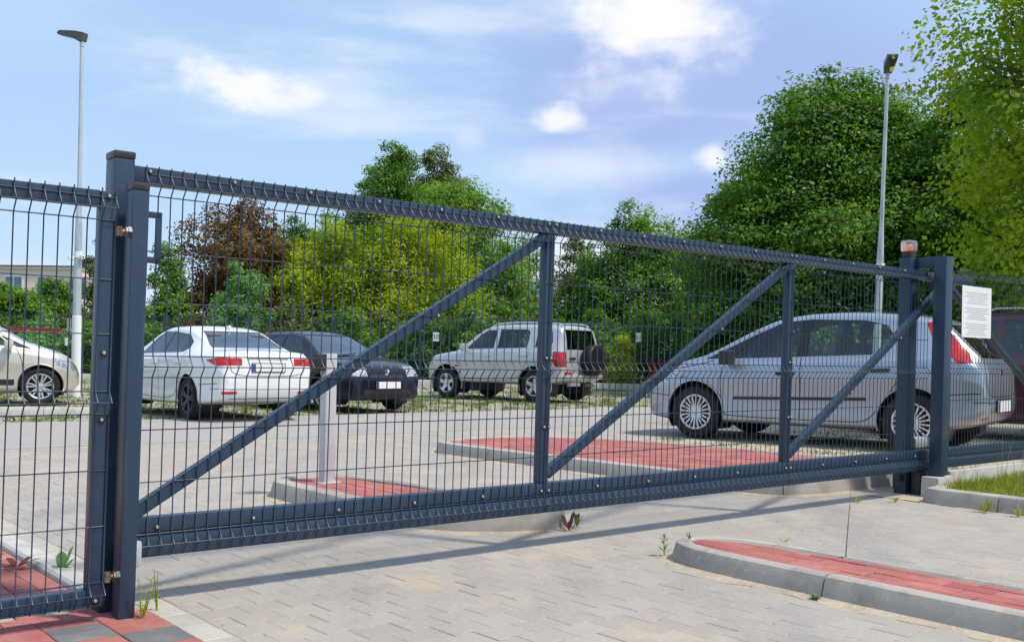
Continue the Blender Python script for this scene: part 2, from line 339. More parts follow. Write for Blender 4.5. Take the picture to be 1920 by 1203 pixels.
# ---- kerbs
def offset_path(p, w, closed):
    n = len(p); out = []
    for i in range(n):
        a = Vector(p[(i - 1) % n] if closed or i else p[i]); c = Vector(p[(i + 1) % n] if closed or i < n - 1 else p[i])
        t = (c - a).normalized(); nrm = Vector((-t.y, t.x)); out.append((p[i][0] + nrm.x * w, p[i][1] + nrm.y * w))
    return out
def resample(p, step, closed):
    pts = [Vector(q) for q in p] + ([Vector(p[0])] if closed else []); out = []; acc = 0.0
    for a, c in zip(pts, pts[1:]):
        l = (c - a).length; k = max(1, int(round(l / step)))
        for i in range(k): out.append(tuple(a.lerp(c, i / k)))
    if not closed: out.append(tuple(pts[-1]))
    return out
def smooth_path(p, it, closed):
    for _ in range(it):
        q = []; n = len(p)
        for i in range(n if closed else n - 1):
            a = Vector(p[i]); c = Vector(p[(i + 1) % n]); q += [tuple(a.lerp(c, .25)), tuple(a.lerp(c, .75))]
        if not closed: q = [p[0]] + q + [p[-1]]
        p = q
    return p
def kerb(parent, path, closed, w=.13, h=.12, z0=-.05, stone=1.0, lean=.022, first=0.0, m=CONC):
    """path in world xy, ground side on the right of travel, fill on the left"""
    path = resample(path, .09, closed); n = len(path)
    inn = offset_path(path, w, closed); mid = offset_path(path, lean, closed); mid2 = offset_path(path, lean + .03, closed); in2 = offset_path(path, w - .012, closed)
    acc = first; cur = []; stones = []
    idx = list(range(n)) + ([0] if closed else [])
    for a, c in zip(idx, idx[1:]):
        cur.append(a); acc += (Vector(path[c]) - Vector(path[a])).length
        if acc >= stone: cur.append(c); stones.append(cur); cur = []; acc = 0
    if cur: stones.append(cur + [idx[-1]])
    for st in stones:
        b = MB(); k = len(st); vs = []
        for q, i in enumerate(st):
            sh = 0
            ring = [(*path[i], z0), (*path[i], .0), (*mid[i], h - .026), (*Vector(mid[i]).lerp(Vector(mid2[i]), .3), h - .008), (*mid2[i], h), (*in2[i], h), (*inn[i], h - .012), (*inn[i], z0)]
            if q in (0, k - 1):                                  # a narrow joint
                j = st[1] if q == 0 else st[-2]; d = (Vector(path[j]) - Vector(path[i])).normalized() * .004
                ring = [(x + d.x, y + d.y, z) for x, y, z in ring]
            vs += ring
        fs = [(q * 8 + e, q * 8 + (e + 1) % 8, (q + 1) * 8 + (e + 1) % 8, (q + 1) * 8 + e) for q in range(k - 1) for e in range(8)]
        fs += [tuple(range(8)), tuple(range((k - 1) * 8, k * 8))[::-1]]
        b.add(vs, fs); obj('kerb_stone', b, parent, m=m, smooth=24)
    return inn
def clip_poly(sub, clip):
    def inside(p, a, c): return (c[0] - a[0]) * (p[1] - a[1]) - (c[1] - a[1]) * (p[0] - a[0]) >= 0
    out = sub
    for i in range(len(clip)):
        a, c = clip[i], clip[(i + 1) % len(clip)]; inp = out; out = []
        if not inp: return []
        for j in range(len(inp)):
            p, q = inp[j - 1], inp[j]; ip, iq = inside(p, a, c), inside(q, a, c)
            if ip != iq:
                d1 = (c[0] - a[0]) * (p[1] - a[1]) - (c[1] - a[1]) * (p[0] - a[0]); d2 = (c[0] - a[0]) * (q[1] - a[1]) - (c[1] - a[1]) * (q[0] - a[0])
                t = d1 / (d1 - d2); out.append((p[0] + (q[0] - p[0]) * t, p[1] + (q[1] - p[1]) * t))
            if iq: out.append(q)
    return out
def area(p): return .5 * sum(p[i - 1][0] * p[i][1] - p[i][0] * p[i - 1][1] for i in range(len(p)))
def island(label, outer_sn, near=True, h=.12, stone=1.0, first=0.0, kw=.13):
    """raised traffic island: kerb stones round red bricks"""
    c = (sum(p[0] for p in outer_sn) / len(outer_sn), sum(p[1] for p in outer_sn) / len(outer_sn)); o = W(*c)
    t = thing('traffic_island', label, 'traffic island', o)
    loc = [tuple((W(*p) - o).xy) for p in outer_sn]
    if area(loc) < 0: loc = loc[::-1]
    kerb(t, loc, True, w=kw, h=h, stone=stone, first=first)
    rp = resample(loc, .05, True); so_ = offset_path(rp, .03, True); dr = MB(); k = len(rp); wob = [.055 + .045 * math.sin(i * .37) * math.sin(i * .113 + 1) + random.uniform(-.018, .018) for i in range(k)]
    ou = [tuple(Vector(a) - (Vector(b_) - Vector(a)) / .03 * max(.012, w_)) for a, b_, w_ in zip(rp, so_, wob)]
    dr.add([(*p, .012) for p in so_] + [(*p, .010) for p in rp] + [(*p, -.002) for p in ou], [(r * k + i, r * k + (i + 1) % k, (r + 1) * k + (i + 1) % k, (r + 1) * k + i) for r in (0, 1) for i in range(k)])
    obj('sand_drift', dr, t, m=SAND, smooth=60)
    rs = resample(loc, .12, True); inner = [(-20, -20), (20, -20), (20, 20), (-20, 20)]
    for a, c in zip(rs, rs[1:] + rs[:1]):
        e = (Vector(c) - Vector(a)).normalized(); q = Vector((-e.y, e.x)); a2 = Vector(a) + q * (kw - .002) - e * 30; c2 = a2 + e * 60
        inner = clip_poly(inner, [tuple(a2), tuple(c2), tuple(c2 + q * 60), tuple(a2 + q * 60)])
    bed = MB(); bed.prism(inner, .0, h - .022); obj('brick_bed', bed, t, m=SAND)
    inv = MB(); cnt = 0
    inr_sn = [((Vector(p)).dot(DV), Vector(p).dot(NV)) for p in inner]
    s0, s1 = min(p[0] for p in inr_sn), max(p[0] for p in inr_sn); n0, n1 = min(p[1] for p in inr_sn), max(p[1] for p in inr_sn)
    i = 0; s = s0
    while s < s1:
        n = n0 - (.1 if i % 2 else 0)
        while n < n1:
            gp = .0016
            q = clip_poly([(s + gp, n + gp), (s + .1 - gp, n + gp), (s + .1 - gp, n + .2 - gp), (s + gp, n + .2 - gp)], inr_sn)
            if len(q) > 2 and area(q) > .0012:
                dz = random.uniform(-.0025, .002); xy = [tuple((DV * a + NV * bb)) for a, bb in q]
                if near: obj('brick', MB().prism(xy, h - .05, h - .010 + dz, .004), t, m=REDP)
                else: inv.prism(xy, h - .05, h - .010 + dz, .004)
                cnt += 1
            n += .2
        s += .1; i += 1
    if not near: tag(obj('brick_field', inv, t, m=REDP), kind='stuff')
    return t
def nose(s0, s1, n_end, n_tip, tip_frac=.5, reach=None):
    w = s1 - s0; r = reach or w; sg = 1 if n_tip > n_end else -1
    return w, r, sg
isl1 = smooth_path([(2.33, -5.2), (2.33, -1.35), (2.335, -1.0), (2.36, -.74), (2.46, -.55), (2.66, -.50), (2.82, -.66), (2.90, -1.1), (2.90, -5.2)], 1, False)
island('low traffic island of red bricks with grey kerb outside the gate', isl1, True, h=.10, first=.42, kw=.105)
isl2 = smooth_path([(1.78, 2.4), (1.79, 1.1), (1.95, .72), (2.2, .50), (2.5, .38), (2.72, .42), (2.80, .65), (2.72, 1.1), (2.62, 2.3), (2.40, 2.66), (2.05, 2.74), (1.84, 2.60)], 2, True)
island('narrow traffic island of red bricks carrying the grey reader post', isl2, True)
isl3 = smooth_path([(4.68, 4.15), (4.72, 3.0), (4.84, .75), (5.1, .42), (7.1, .40), (7.2, .8), (7.08, 2.6), (6.95, 3.7), (6.55, 4.55), (5.8, 5.0), (5.05, 4.88), (4.72, 4.66)], 2, True)
island('wide red brick island with grey kerb beside the silver hatchback', isl3, False)

# ---- interlocking grey pavers of the driveway
PS, PN, PA = .178, .142, .017
def paver_poly(jit=0):
    hs = PS / 2 - .0009; hn = PN / 2 - .0014; e = .35
    up = [(-hs, hn + PA / 2), (-hs * .52, hn + PA / 2), (-hs * .26, hn - PA / 2), (hs * .26, hn - PA / 2), (hs * .52, hn + PA / 2), (hs, hn + PA / 2)]
    return [(x, -y) for x, y in up] + [(x, y) for x, y in up[::-1]]
def inpoly(p, poly):
    r = False
    for i in range(len(poly)):
        a, c = poly[i - 1], poly[i]
        if (a[1] > p[1]) != (c[1] > p[1]) and p[0] < (c[0] - a[0]) * (p[1] - a[1]) / (c[1] - a[1]) + a[0]: r = not r
    return r
cells = []
for j in range(int((7.06 + 3.4) / PN)):
    n = -3.4 + j * PN
    for i in range(76):
        s = .21 + i * PS + (PS / 2 if j % 2 else 0)
        if s > 12.6 or (s > 7.25 and n < 4.8) or (s > 5.58 and n < .2): continue
        if any(inpoly((s, n), q) for q in (isl1, isl2, isl3)): continue
        p = W(s, n)
        if p.y < 3.0 or abs(p.x) > .62 * p.y + .6: continue
        cells.append((p.y + abs(p.x) * .2, s, n))
cells.sort()
vis = [c for c in cells if (lambda p: abs(p.x) < .5 * p.y + .1 and p.y > 3.45)(W(c[1], c[2]))][:290]
vset = set(vis); rest = [c for c in cells if c not in vset]
pv = thing('paved_driveway', 'grey interlocking concrete paving of the driveway under the sliding gate', 'paving', W(0, 0), GANG); pv['kind'] = 'structure'
pm = [MB().prism(paver_poly(), -.03, 0.0, .0032).mesh('paver', PAV) for _ in range(1)][0]
for _, s, n in vis:
    o = obj('paver', pm, pv, (s, n, random.uniform(-.0018, .0008))); o.rotation_euler = (random.gauss(0, .004), random.gauss(0, .004), random.gauss(0, .006))
base = np.array([v.co[:] for v in pm.vertices], np.float32); npv = len(base)
big = MB()
pf = [tuple(p.vertices) for p in pm.polygons]
for _, s, n in rest:
    dz = random.uniform(-.0012, .0006); ca = random.gauss(0, .005)
    big.add([(x - ca * y + s, y + ca * x + n, z + dz) for x, y, z in base], pf)
for j in range(int((7.06 + 3.4) / PN)):                 # cut halves against the edging
    if j % 2: n = -3.4 + j * PN; big.prism([(.118, n - PN / 2 + .012), (.206, n - PN / 2 + .012), (.206, n + PN / 2 - .012), (.118, n + PN / 2 - .012)], -.03, -.001, .003)
tag(obj('paver_field', big.mesh('paver_field', PAV, fix=False), pv), kind='stuff')
# straight edging course along the footpath
for k in range(32):
    n = -3.4 + k * .2 + .1
    obj('edging_paver', MB().prism([(-.055, -.098), (.055, -.098), (.055, .098), (-.055, .098)], -.03, 0, .004), pv, (.058, n, random.uniform(-.002, .001)), m=EDGEP)

# ---- footpath at the wicket: red bricks, grey and red blocks, flush kerb
fp = thing('footpath', 'footpath of red and dark grey bricks at the wicket gate', 'footpath', W(0, 0), GANG); fp['kind'] = 'structure'
bed = MB(); bed.box(-3.2, -.002, -3.2, 6.8, -.05, -.011); obj('path_bed', bed, fp, m=SAND)
brk = MB().prism([(-.0985, -.0485), (.0985, -.0485), (.0985, .0485), (-.0985, .0485)], -.04, .004, .004)
mr_, mg_ = brk.mesh('brick', REDP), brk.mesh('brick', DGP)
for i in range(9):
    for j in range(14):
        s = -.10 - i * .2; n = -.26 - j * .2
        red = (i + j) % 2 == 0
        for q in (-.05, .05):
            obj('brick', mr_ if red else mg_, fp, (s, n + q, random.uniform(-.003, .001)))
for j in range(2):
    for i in range(9): obj('brick', mr_, fp, (-.10 - i * .2 - (.1 if j else 0), -.11 + j * .1, random.uniform(-.002, .001)))
mrv = MB().prism([(-.0485, -.0985), (.0485, -.0985), (.0485, .0985), (-.0485, .0985)], -.04, .004, .004).mesh('brick', REDP)
for i in range(10):
    for j in range(9): obj('brick', mrv, fp, (-.185 - i * .1, .14 + j * .2 + (.1 if i % 2 else 0), random.uniform(-.003, .002)))
kb = [tuple((W(-.0, n) - W(0, 0)).xy) for n in (5.0, .06)]
kb = [(x * math.cos(-GANG) - y * math.sin(-GANG), x * math.sin(-GANG) + y * math.cos(-GANG)) for x, y in kb]
kerb(fp, kb[::-1], False, w=.125, h=.03, lean=.004, stone=1.0, m=CONCL)

# ---- verge on the right with its kerb
vt = thing('verge_kerb', 'grey kerb of the grassy verge beside the gate portal', 'kerb', W(5.6, -.18))
o = W(5.6, -.18)
kerb(vt, [tuple((W(*p) - o).xy) for p in ((7.0, -.14), (5.85, -.15), (5.66, -.19), (5.60, -.32), (5.58, -5.5))][1:], False, w=.13, h=.11, stone=1.0, first=.25)
vm = MB(); vm.prism([tuple(W(*p).xy) for p in ((5.70, -6), (14, -6), (14, -.24), (5.70, -.24))], -.04, .075)
tag(obj('verge', vm, m=GRASSG), kind='structure')

# ---- kerbs of the parking rows
t = thing('parking_kerb', 'long pale kerb along the back of the gravel parking row', 'kerb', (0, 29.7, 0))
kerb(t, [(-26, .15), (26, -.05)], False, w=.12, h=.30, z0=0, stone=1.0, m=CONCL)
t = thing('parking_kerb', 'short pale kerb in front of the beige car', 'kerb', (-7.3, 15.0, 0))
kerb(t, [(-6, -.9), (-1.0, -.1), (1.2, .55)], False, w=.14, h=.13, stone=1.0, m=CONCL)
# ================================================================== GATE
LEAN = .017
def lean(b, z0=.19):
    b.v = [(x + LEAN * (z - z0), y, z) for x, y, z in b.v]; return b
def bolt_mesh():
    b = MB(); b.lathe([(.013, 0), (.013, .003), (.010, .004)], 14, 'y'); b.v = [(x, -y, z) for x, y, z in b.v]; c = MB(); c.lathe([(.0075, .004), (.0075, .007), (.005, .0105), (0, .0115)], 12, 'y'); c.v = [(x, -y, z) for x, y, z in c.v]
    return b, c
_bw, _bc = bolt_mesh(); BW = _bw.mesh('bolt', BLACKP, 40); BC = _bc.mesh('bolt_head', STEEL, 40)
def bolt(parent, s, y, z):
    o = obj('bolt', BW, parent, (s + LEAN * (z - .19), y, z)); obj('bolt_head', BC, o)
# a welded 3D mesh panel; heights measured down from its top
HW = [.028, .07, .112, .33, .53, .74, .782, .824, 1.03, 1.235, 1.44, 1.482, 1.524]
APEX = {.07, .782, 1.482}
def wire_pts(top, foldd=.034):
    z = lambda t: top - t
    p = [(0, z(-.004)), (0, z(.03)), (-foldd, z(.07)), (0, z(.112)), (0, z(.74)), (-foldd, z(.782)), (0, z(.824)), (0, z(1.44)), (-foldd, z(1.482)), (0, z(1.528))]
    return p
def mesh_panel(parent, s0, s1, top, y, pitch=.05, r=.0026, objects=True, name='mesh_panel', drop=None):
    hz = HW; L = s1 - s0
    first = None; wires = []
    pts = wire_pts(top)
    vb = lean(MB().tube([(0, q[0] + y, q[1]) for q in pts], r, 6)); vme = vb.mesh('vertical_wire', ANTHW, 60)
    panel = None
    for t in hz:
        yy = y - (.034 if t in APEX else 0) + r * 1.6
        b = lean(MB().tube([(s0 - .004, yy, top - t), (s1 + .004, yy, top - t)], r, 6))
        if panel is None:
            panel = obj(name, b, parent, m=ANTHW, smooth=60)
        else:
            obj('horizontal_wire', b, panel, m=ANTHW, smooth=60)
    k = int(round(L / pitch)); st = L / k
    for i in range(k + 1): obj('vertical_wire', vme, panel, (s0 + i * st, 0, 0))
    return panel
# ---- sliding gate
gt = thing('sliding_gate', 'long dark grey sliding gate of welded wire mesh with diagonal braces', 'gate', W(0, 0), GANG)
ZT, ZB = 1.72, .19
def part(name, b, parent=gt, m=ANTH, ln=True, smooth=False): return obj(name, lean(b) if ln else b, parent, m=m, smooth=smooth)
part('top_rail', MB().box(-.075, 6.75, .0, .06, ZT - .068, ZT, .006), smooth=40)
part('upright', MB().box(-.075, -.012, .0, .06, .305, ZT - .069, .006), smooth=40)
part('bottom_rail', MB().box(-.075, 9.2, .0, .06, .292 - .006, .345, .005), smooth=40)
part('track_beam', MB().box(-.012, 9.2, -.012, .075, .190, .272, .010), smooth=40)
part('beam_seam', MB().box(.0, 9.2, .012, .05, .270, .288))
for s in (2.115, 4.265, 6.35):
    part('upright', MB().box(s - .034, s - .0015, .0, .055, .346, ZT - .069, .006), smooth=40)
    part('upright', MB().box(s + .0015, s + .028, .004, .055, .346, ZT - .069, .006), smooth=40)
def brace(s0, z0, s1, z1, w=.05):
    a = Vector((s0, 0, z0)); c = Vector((s1, 0, z1)); t = (c - a).normalized(); nn = Vector((-t.z, 0, t.x)) * w / 2
    b = MB(); v = []
    for yy in (.003, .052):
        for q in (a - nn, c - nn, c + nn, a + nn): v.append((q.x, yy, q.z))
    bm = bmesh.new(); bv = [bm.verts.new(q) for q in v]
    for f in ((0, 1, 2, 3), (7, 6, 5, 4), (0, 4, 5, 1), (1, 5, 6, 2), (2, 6, 7, 3), (3, 7, 4, 0)): bm.faces.new([bv[i] for i in f])
    bmesh.ops.recalc_face_normals(bm, faces=bm.faces[:]); bmesh.ops.bevel(bm, geom=bm.edges[:], offset=.005, segments=2, affect='EDGES')
    b.bm(bm); part('brace', b, smooth=40)
brace(-.03, .36, 2.085, ZT - .085)
brace(2.14, .385, 4.235, ZT - .085)
brace(4.29, .385, 6.32, ZT - .085)
brace(6.40, ZT - .085, 8.75, .37)
part('upright', MB().box(8.75, 8.80, .0, .06, .346, .60, .006), smooth=40)
for a, c in ((-.03, 2.108), (2.122, 4.258), (4.272, 6.03)): mesh_panel(gt, a, c, ZT, -.0055)
for s in [-.015 + .352 * i for i in range(6)] + [2.09, 2.14] + [2.47 + .345 * i for i in range(5)] + [4.24, 4.29] + [4.62 + .35 * i for i in range(5)]: bolt(gt, s, 0, ZT - .018)
for s in [.06 + .41 * i for i in range(5)] + [2.09, 2.14] + [2.5 + .41 * i for i in range(4)] + [4.24, 4.29] + [4.66 + .41 * i for i in range(4)]: bolt(gt, s, 0, .306)
for s in (2.098, 2.13, 4.25, 4.28):
    for z in (1.0, .64): bolt(gt, s, 0, z)
for (s0, z0, s1, z1) in ((.0, .375, 2.085, ZT - .085), (2.14, .385, 4.235, ZT - .085), (4.29, .385, 6.32, ZT - .085)):
    for t in (.34, .66): bolt(gt, s0 + (s1 - s0) * t + .02, .003, z0 + (z1 - z0) * t - .012)
# pull handle on the leading upright
hb = MB(); hb.box(-.045, .017, -.052, -.044, 1.515, 1.54, .003); hb.box(-.045, .017, -.052, -.044, 1.34, 1.365, .003); hb.box(-.005, .021, -.052, -.044, 1.34, 1.54, .003); hb.box(-.045, -.039, -.052, .0, 1.515, 1.54); hb.box(-.045, -.039, -.052, .0, 1.34, 1.365)
part('pull_handle', hb, smooth=40)
# ---- receiving post and its catch
tp = thing('gate_post', 'tall square dark grey gate post with brown cap at the leading edge', 'post', W(-.125, .015), GANG)
LN2 = lambda b: lean(b, 0)
obj('post_tube', LN2(MB().box(-.040, .038, -.045, .055, -.05, 1.735, .005)), tp, m=ANTH, smooth=40)
obj('cap', LN2(MB().box(-.0425, .0405, -.0475, .0575, 1.735, 1.765, .008)), tp, m=CAPM, smooth=40)
cb = LN2(MB().box(.038, .052, -.02, .03, 1.50, 1.575, .004)); cb.v += []; obj('stop_block', cb, tp, m=BLACKP, smooth=40)
obj('stop_block', LN2(MB().box(.038, .052, -.02, .03, 1.655, 1.70, .004)), tp, m=BLACKP, smooth=40)
gc = thing('gate_catch', 'pale steel catch plate under the leading end of the gate', 'catch', W(-.05, -.05), GANG)
obj('plate', MB().box(-.02, .034, -.015, .015, .165, .268, .012), gc, m=GALV, smooth=40)
obj('bracket', MB().box(-.05, -.015, -.012, .012, -.01, .25), gc, m=GALV)
# ---- hinge post of the wicket
hp = thing('hinge_post', 'shorter dark grey hinge post with brown cap beside the tall post', 'post', W(-.11, -.13), GANG)
obj('post_tube', LN2(MB().box(-.03, .03, -.04, .04, -.05, 1.60, .004)), hp, m=ANTH, smooth=40)
obj('cap', LN2(MB().box(-.0325, .0325, -.0425, .0425, 1.60, 1.628, .006)), hp, m=CAPM, smooth=40)
for z in (1.44, .165):
    h = MB(); h.tube([(-.085, -.028, z), (-.028, -.028, z)], .010, 10); h.lathe([(.015, -.018), (.015, .018)], 12, 'z', (-.075, -.028, z)); h.lathe([(.019, 0), (.019, .012)], 6, 'x', (-.052, -.028, z))
    h2 = LN2(h); obj('hinge', h2, hp, m=BRASS, smooth=40)
    obj('hinge_nut', LN2(MB().lathe([(.022, 0), (.022, .014)], 6, 'x', (-.045, -.028, z))), hp, m=ANTH, smooth=30)
# ---- wicket leaf on the left
wk = thing('wicket_gate', 'dark grey wire mesh wicket leaf hinged on the short post', 'gate', W(-.19, -.13), GANG)
WT, WB = 1.585, .065
def wp(name, b, m=ANTH): return obj(name, lean(b, 0), wk, m=m, smooth=40)
wp('upright', MB().box(-.062, -.002, -.025, .025, WB, WT - .002, .005))
wp('upright', MB().box(-1.06, -1.0, -.025, .025, WB, WT - .002, .005))
wp('top_rail', MB().box(-.999, -.0625, -.0245, .0245, WT - .06, WT, .005))
wp('bottom_rail', MB().box(-.999, -.0625, -.0245, .0245, WB, WB + .06, .005))
mesh_panel(wk, -1.05, -.006, WT + .004, -.0315)
for z in (1.565, .99, .745, .083): bolt(wk, -.03, -.0255, z)
# ---- portal that guides the gate
pt = thing('gate_portal', 'dark grey portal of two square posts guiding the sliding gate', 'portal', W(6.0, 0), GANG)
def pp(name, b, m=ANTH, par=pt): return obj(name, lean(b, 0), par, m=m, smooth=40)
pp('rear_post', MB().box(-.06, .05, .095, .195, -.05, 1.83, .005))
pp('front_post', MB().box(-.0, .105, -.155, -.055, .15, 1.83, .005))
pp('cross_beam', MB().box(.0, .095, -.0545, .0945, 1.745, 1.8285, .004))
pp('guide_roller', MB().box(.0, .05, .075, .094, 1.42, 1.56, .004), BLACKP)
pp('guide_block', MB().box(.0, .055, -.054, -.012, 1.58, 1.64, .004), BLACKP)
pp('anchor_bracket', MB().box(-.12, -.06, .11, .15, .10, .15, .004), BLACKP)
b = MB(); b.box(-.075, .04, -.175, -.035, -.05, .155, .012); b.box(.045, .16, -.17, -.03, -.05, .16, .014)
pp('footing', b, CONCL)
b = MB(); b.box(.07, .35, .09, .28, .02, .345, .01); pp('drive_housing', b, mat('drive_black', (.02, .02, .022), .45))
pp('drive_cover', MB().box(.09, .33, .10, .27, .3455, .43, .02), mat('drive_cover', (.42, .43, .45), .5))
pp('carriage', MB().box(-.02, .42, .0, .075, -.02, .186, .01), BLACKP)
bl = thing('warning_light', 'small amber and white warning light on top of the portal', 'lamp', W(5.995, .145, 1.83), GANG)
off = LEAN * 1.72
obj('base', MB().box(-.035 + off, .045 + off, -.035, .045, 0, .05, .006), bl, m=BLACKP, smooth=40)
obj('lens_cover', MB().box(-.045 + off, .045 + off, -.045, .05, .0505, .135, .012), bl, m=glass_mat('frosted_cover', (.86, .83, .80), .18, .35), smooth=40)
obj('amber_lens', MB().lathe([(.03, .051), (.03, .09), (.02, .105), (0, .108)], 16, 'z', (off, 0, 0)), bl, m=mat('amber', (.85, .22, .02), .3, emit=((.9, .22, .02), .25)), smooth=40)
# ---- fixed fence on the right, along the tail of the gate
fr = thing('mesh_fence', 'dark green-grey welded mesh fence on concrete plinth carrying the notice', 'fence', W(6.13, -.105), GANG)
pn = mesh_panel(fr, .03, 2.53, 1.76, 0, objects=True)
pn2 = mesh_panel(fr, 2.58, 4.2, 1.76, 0)
for s in (2.555,): obj('post_tube', LN2(MB().box(s - .03, s + .03, .005, .065, -.05, 1.80, .004)), fr, m=ANTH, smooth=40)
obj('plinth', MB().box(.06, 2.52, -.03, .03, -.03, .185, .008), fr, m=CONCL, smooth=40)
obj('plinth', MB().box(2.59, 4.2, -.03, .03, -.03, .185, .008), fr, m=CONCL, smooth=40)
# ---- notice
def label_board(name, label, loc, rot, w, h, th=.004):
    t = thing(name, label, 'sign', loc, rot)
    obj('board', MB().box(-w / 2, w / 2, -th, 0, -h / 2, h / 2, .001), t, m=mat('sign_white', (.80, .79, .80), .45)); return t
nb = label_board('notice', 'white notice sheet with small grey lines of text on fence', W(6.13 + .37, -.165, 1.42), GANG, .48, .40)
INK = mat('ink_grey', (.34, .34, .37), .7); b = MB()
rows = [(.32, 0), (.27, 1), (.33, 0), (.22, 0), (.25, 0), (.29, 0)]
for blk in range(3):
    for i, (wd, sp) in enumerate(rows):
        z = .150 - blk * .122 - i * .0165; wd *= 1.18; x = -wd / 2
        while x < wd / 2 - .006:
            l = random.uniform(.010, .038); l = min(l, wd / 2 - x); b.box(x, x + l, -.0046, -.0042, z - .0026, z + .0026); x += l + .005
tag(obj('text_lines', b, nb, m=INK), kind='stuff')
# ---- reader post on the narrow island
rp = thing('reader_post', 'slim light grey post with black card reader on the narrow island', 'post', W(2.14, 2.30, .105), GANG)
PG = mat('light_grey_powdercoat', (.50, .505, .52), .45, 0, .5, noise=[(6, (.42, .42, .43), .5, .7)])
obj('post_tube', MB().box(-.042, .042, -.042, .042, 0, .90, .006), rp, m=PG, smooth=40)
obj('card_reader', MB().box(-.125, -.0425, -.045, .045, .78, .895, .01), rp, m=BLACKP, smooth=40)
obj('foot_plate', MB().box(-.075, .075, -.075, .075, -.012, .008, .003), rp, m=PG)
# ---- street lamps
def street_lamp(label, loc, h, tilt, head_dir, band=None, camz=2.9, rad=.075, k=1.0):
    t = thing('street_lamp', label, 'street lamp', loc, 0, 'street lamps of the parking place'); t.rotation_euler = (0, tilt, 0)
    z1 = 1.0 if band else 0
    if band: obj('painted_band', MB().lathe([(rad + .022, -.1), (rad + .02, 1.72), (rad + .008, 1.73)], 20), t, m=WHITEP, smooth=40)
    obj('pole', MB().lathe([(rad + .012, 1.70 if band else -.1), (rad, h * .45), (rad * .62, h * .55), (rad * .5, h)], 20), t, m=GALV, smooth=40)
    a = head_dir
    def rot(b): b.v = [(x * math.cos(a) - y * math.sin(a), x * math.sin(a) + y * math.cos(a), z) for x, y, z in b.v]; return b
    hd = MB(); pr = [(-.10, .16), (-.06, .0), (.03, -.02), (.16, .06), (.56, .17), (.60, .215), (.52, .26), (.1, .205)]
    vs = [(x, sgn * (.075 if x < .1 else .105), h + z) for sgn in (-1, 1) for x, z in pr]; n = len(pr)
    hd.add(vs, [tuple(range(n)), tuple(range(n, 2 * n))[::-1]] + [(i, (i + 1) % n, n + (i + 1) % n, n + i) for i in range(n)])
    obj('lamp_head', rot(hd), t, m=LAMPM, smooth=30)
    obj('collar', MB().lathe([(rad * .62, h - .12), (rad * .62, h + .01)], 14), t, m=GALV)
    obj('light_panel', rot(MB().add([(.17, -.09, h + .058), (.54, -.09, h + .160), (.54, .09, h + .160), (.17, .09, h + .058)], [(0, 1, 2, 3)])), t, m=mat('lamp_lens', (.06, .06, .065), .15))
    for k_, (ang, z) in enumerate(((-2.6, camz), (-.6, camz + .02))):
        c = MB(); c.box(-.035, .035, -.19, -.05, z - .03, z + .05, .01); c.box(-.02, .02, -.10, -.02, z + .045, z + .14, .008)
        c.v = [(x * math.cos(ang + 1.57) - y * math.sin(ang + 1.57), x * math.sin(ang + 1.57) + y * math.cos(ang + 1.57), zz) for x, y, zz in c.v]
        cm = obj('camera_housing', c, t, m=WHITEP, smooth=40)
        e = MB().lathe([(.018, -.198), (.018, -.188)], 10, 'y', (0, 0, z + .01)); e.v = [(x * math.cos(ang + 1.57) - y * math.sin(ang + 1.57), x * math.sin(ang + 1.57) + y * math.cos(ang + 1.57), zz) for x, y, zz in e.v]
        obj('lens', e, cm, m=BLACKP)
    obj('camera_clamp', MB().lathe([(rad + .014, camz + .02), (rad + .014, camz + .15)], 16), t, m=WHITEP)
    return t
street_lamp('galvanised street lamp with white painted foot behind the beige car', (-9.36, 22.0, 0), 7.62, .0, math.pi - .35, band=True, camz=2.95)
street_lamp('galvanised street lamp rising behind the silver hatchback roof', (7.80, 22.0, 0), 7.25, .022, -1.75, camz=3.0)
# ---- far fence behind the parking row
bf = thing('mesh_fence', 'far dark mesh fence between the parking row and the trees', 'fence', (0, 31.2, .12), 0)
FY = 0
xp = [-18.4 + 2.6 * i for i in range(15)]
pme = MB().box(-.035, .035, -.03, .03, -.1, 2.06, .0).mesh('post_tube', ANTH)
b = MB(); 
for i in range(51):
    x = -1.27 + i * .05; b.box(x - .0024, x + .0024, -.0024, .0024, .06, 2.0)
for z in (.08, .12, .3, .5, .7, .9, .94, .98, 1.2, 1.4, 1.6, 1.8, 1.84, 1.88, 1.98): b.box(-1.28, 1.28, -.005, -.0026, z - .003, z + .003)
fme = b.mesh('wire_panel', ANTHW, fix=False)
for i, x in enumerate(xp):
    obj('post_tube', pme, bf, (x, 0, 0))
    if i: obj('wire_panel', fme, bf, (x - 1.3, 0, 0))
# ---- bay number plates on the far fence
def number_plate(txt, px, py, lab):
    p = at(px, py, 31.1)
    t = thing('number_sign', lab, 'sign', p, 0, 'bay numbers on the far fence')
    obj('board', MB().box(-.10, .10, -.006, .0, -.135, .135), t, m=mat('bay_white', (.72, .72, .70), .5))
    cu = bpy.data.curves.new('digits', 'FONT'); cu.body = txt; cu.size = .20; cu.align_x = 'CENTER'; cu.align_y = 'CENTER'
    tmp = bpy.data.objects.new('tmp', cu); C.objects.link(tmp); dg = bpy.context.evaluated_depsgraph_get()
    me = bpy.data.meshes.new_from_object(tmp.evaluated_get(dg)); bpy.data.objects.remove(tmp)
    me.materials.clear(); me.materials.append(BLACKP)
    o = obj('digits', me, t, (0, -.0085, -.005)); o.rotation_euler = (R(90), 0, 0)
number_plate('30', 817, 631, 'white bay number 30 on the far fence')
number_plate('31', 961, 630, 'white bay number 31 on the far fence behind the off-roader')
number_plate('51', 1197, 632, 'white bay number on the far fence above the small shrub')
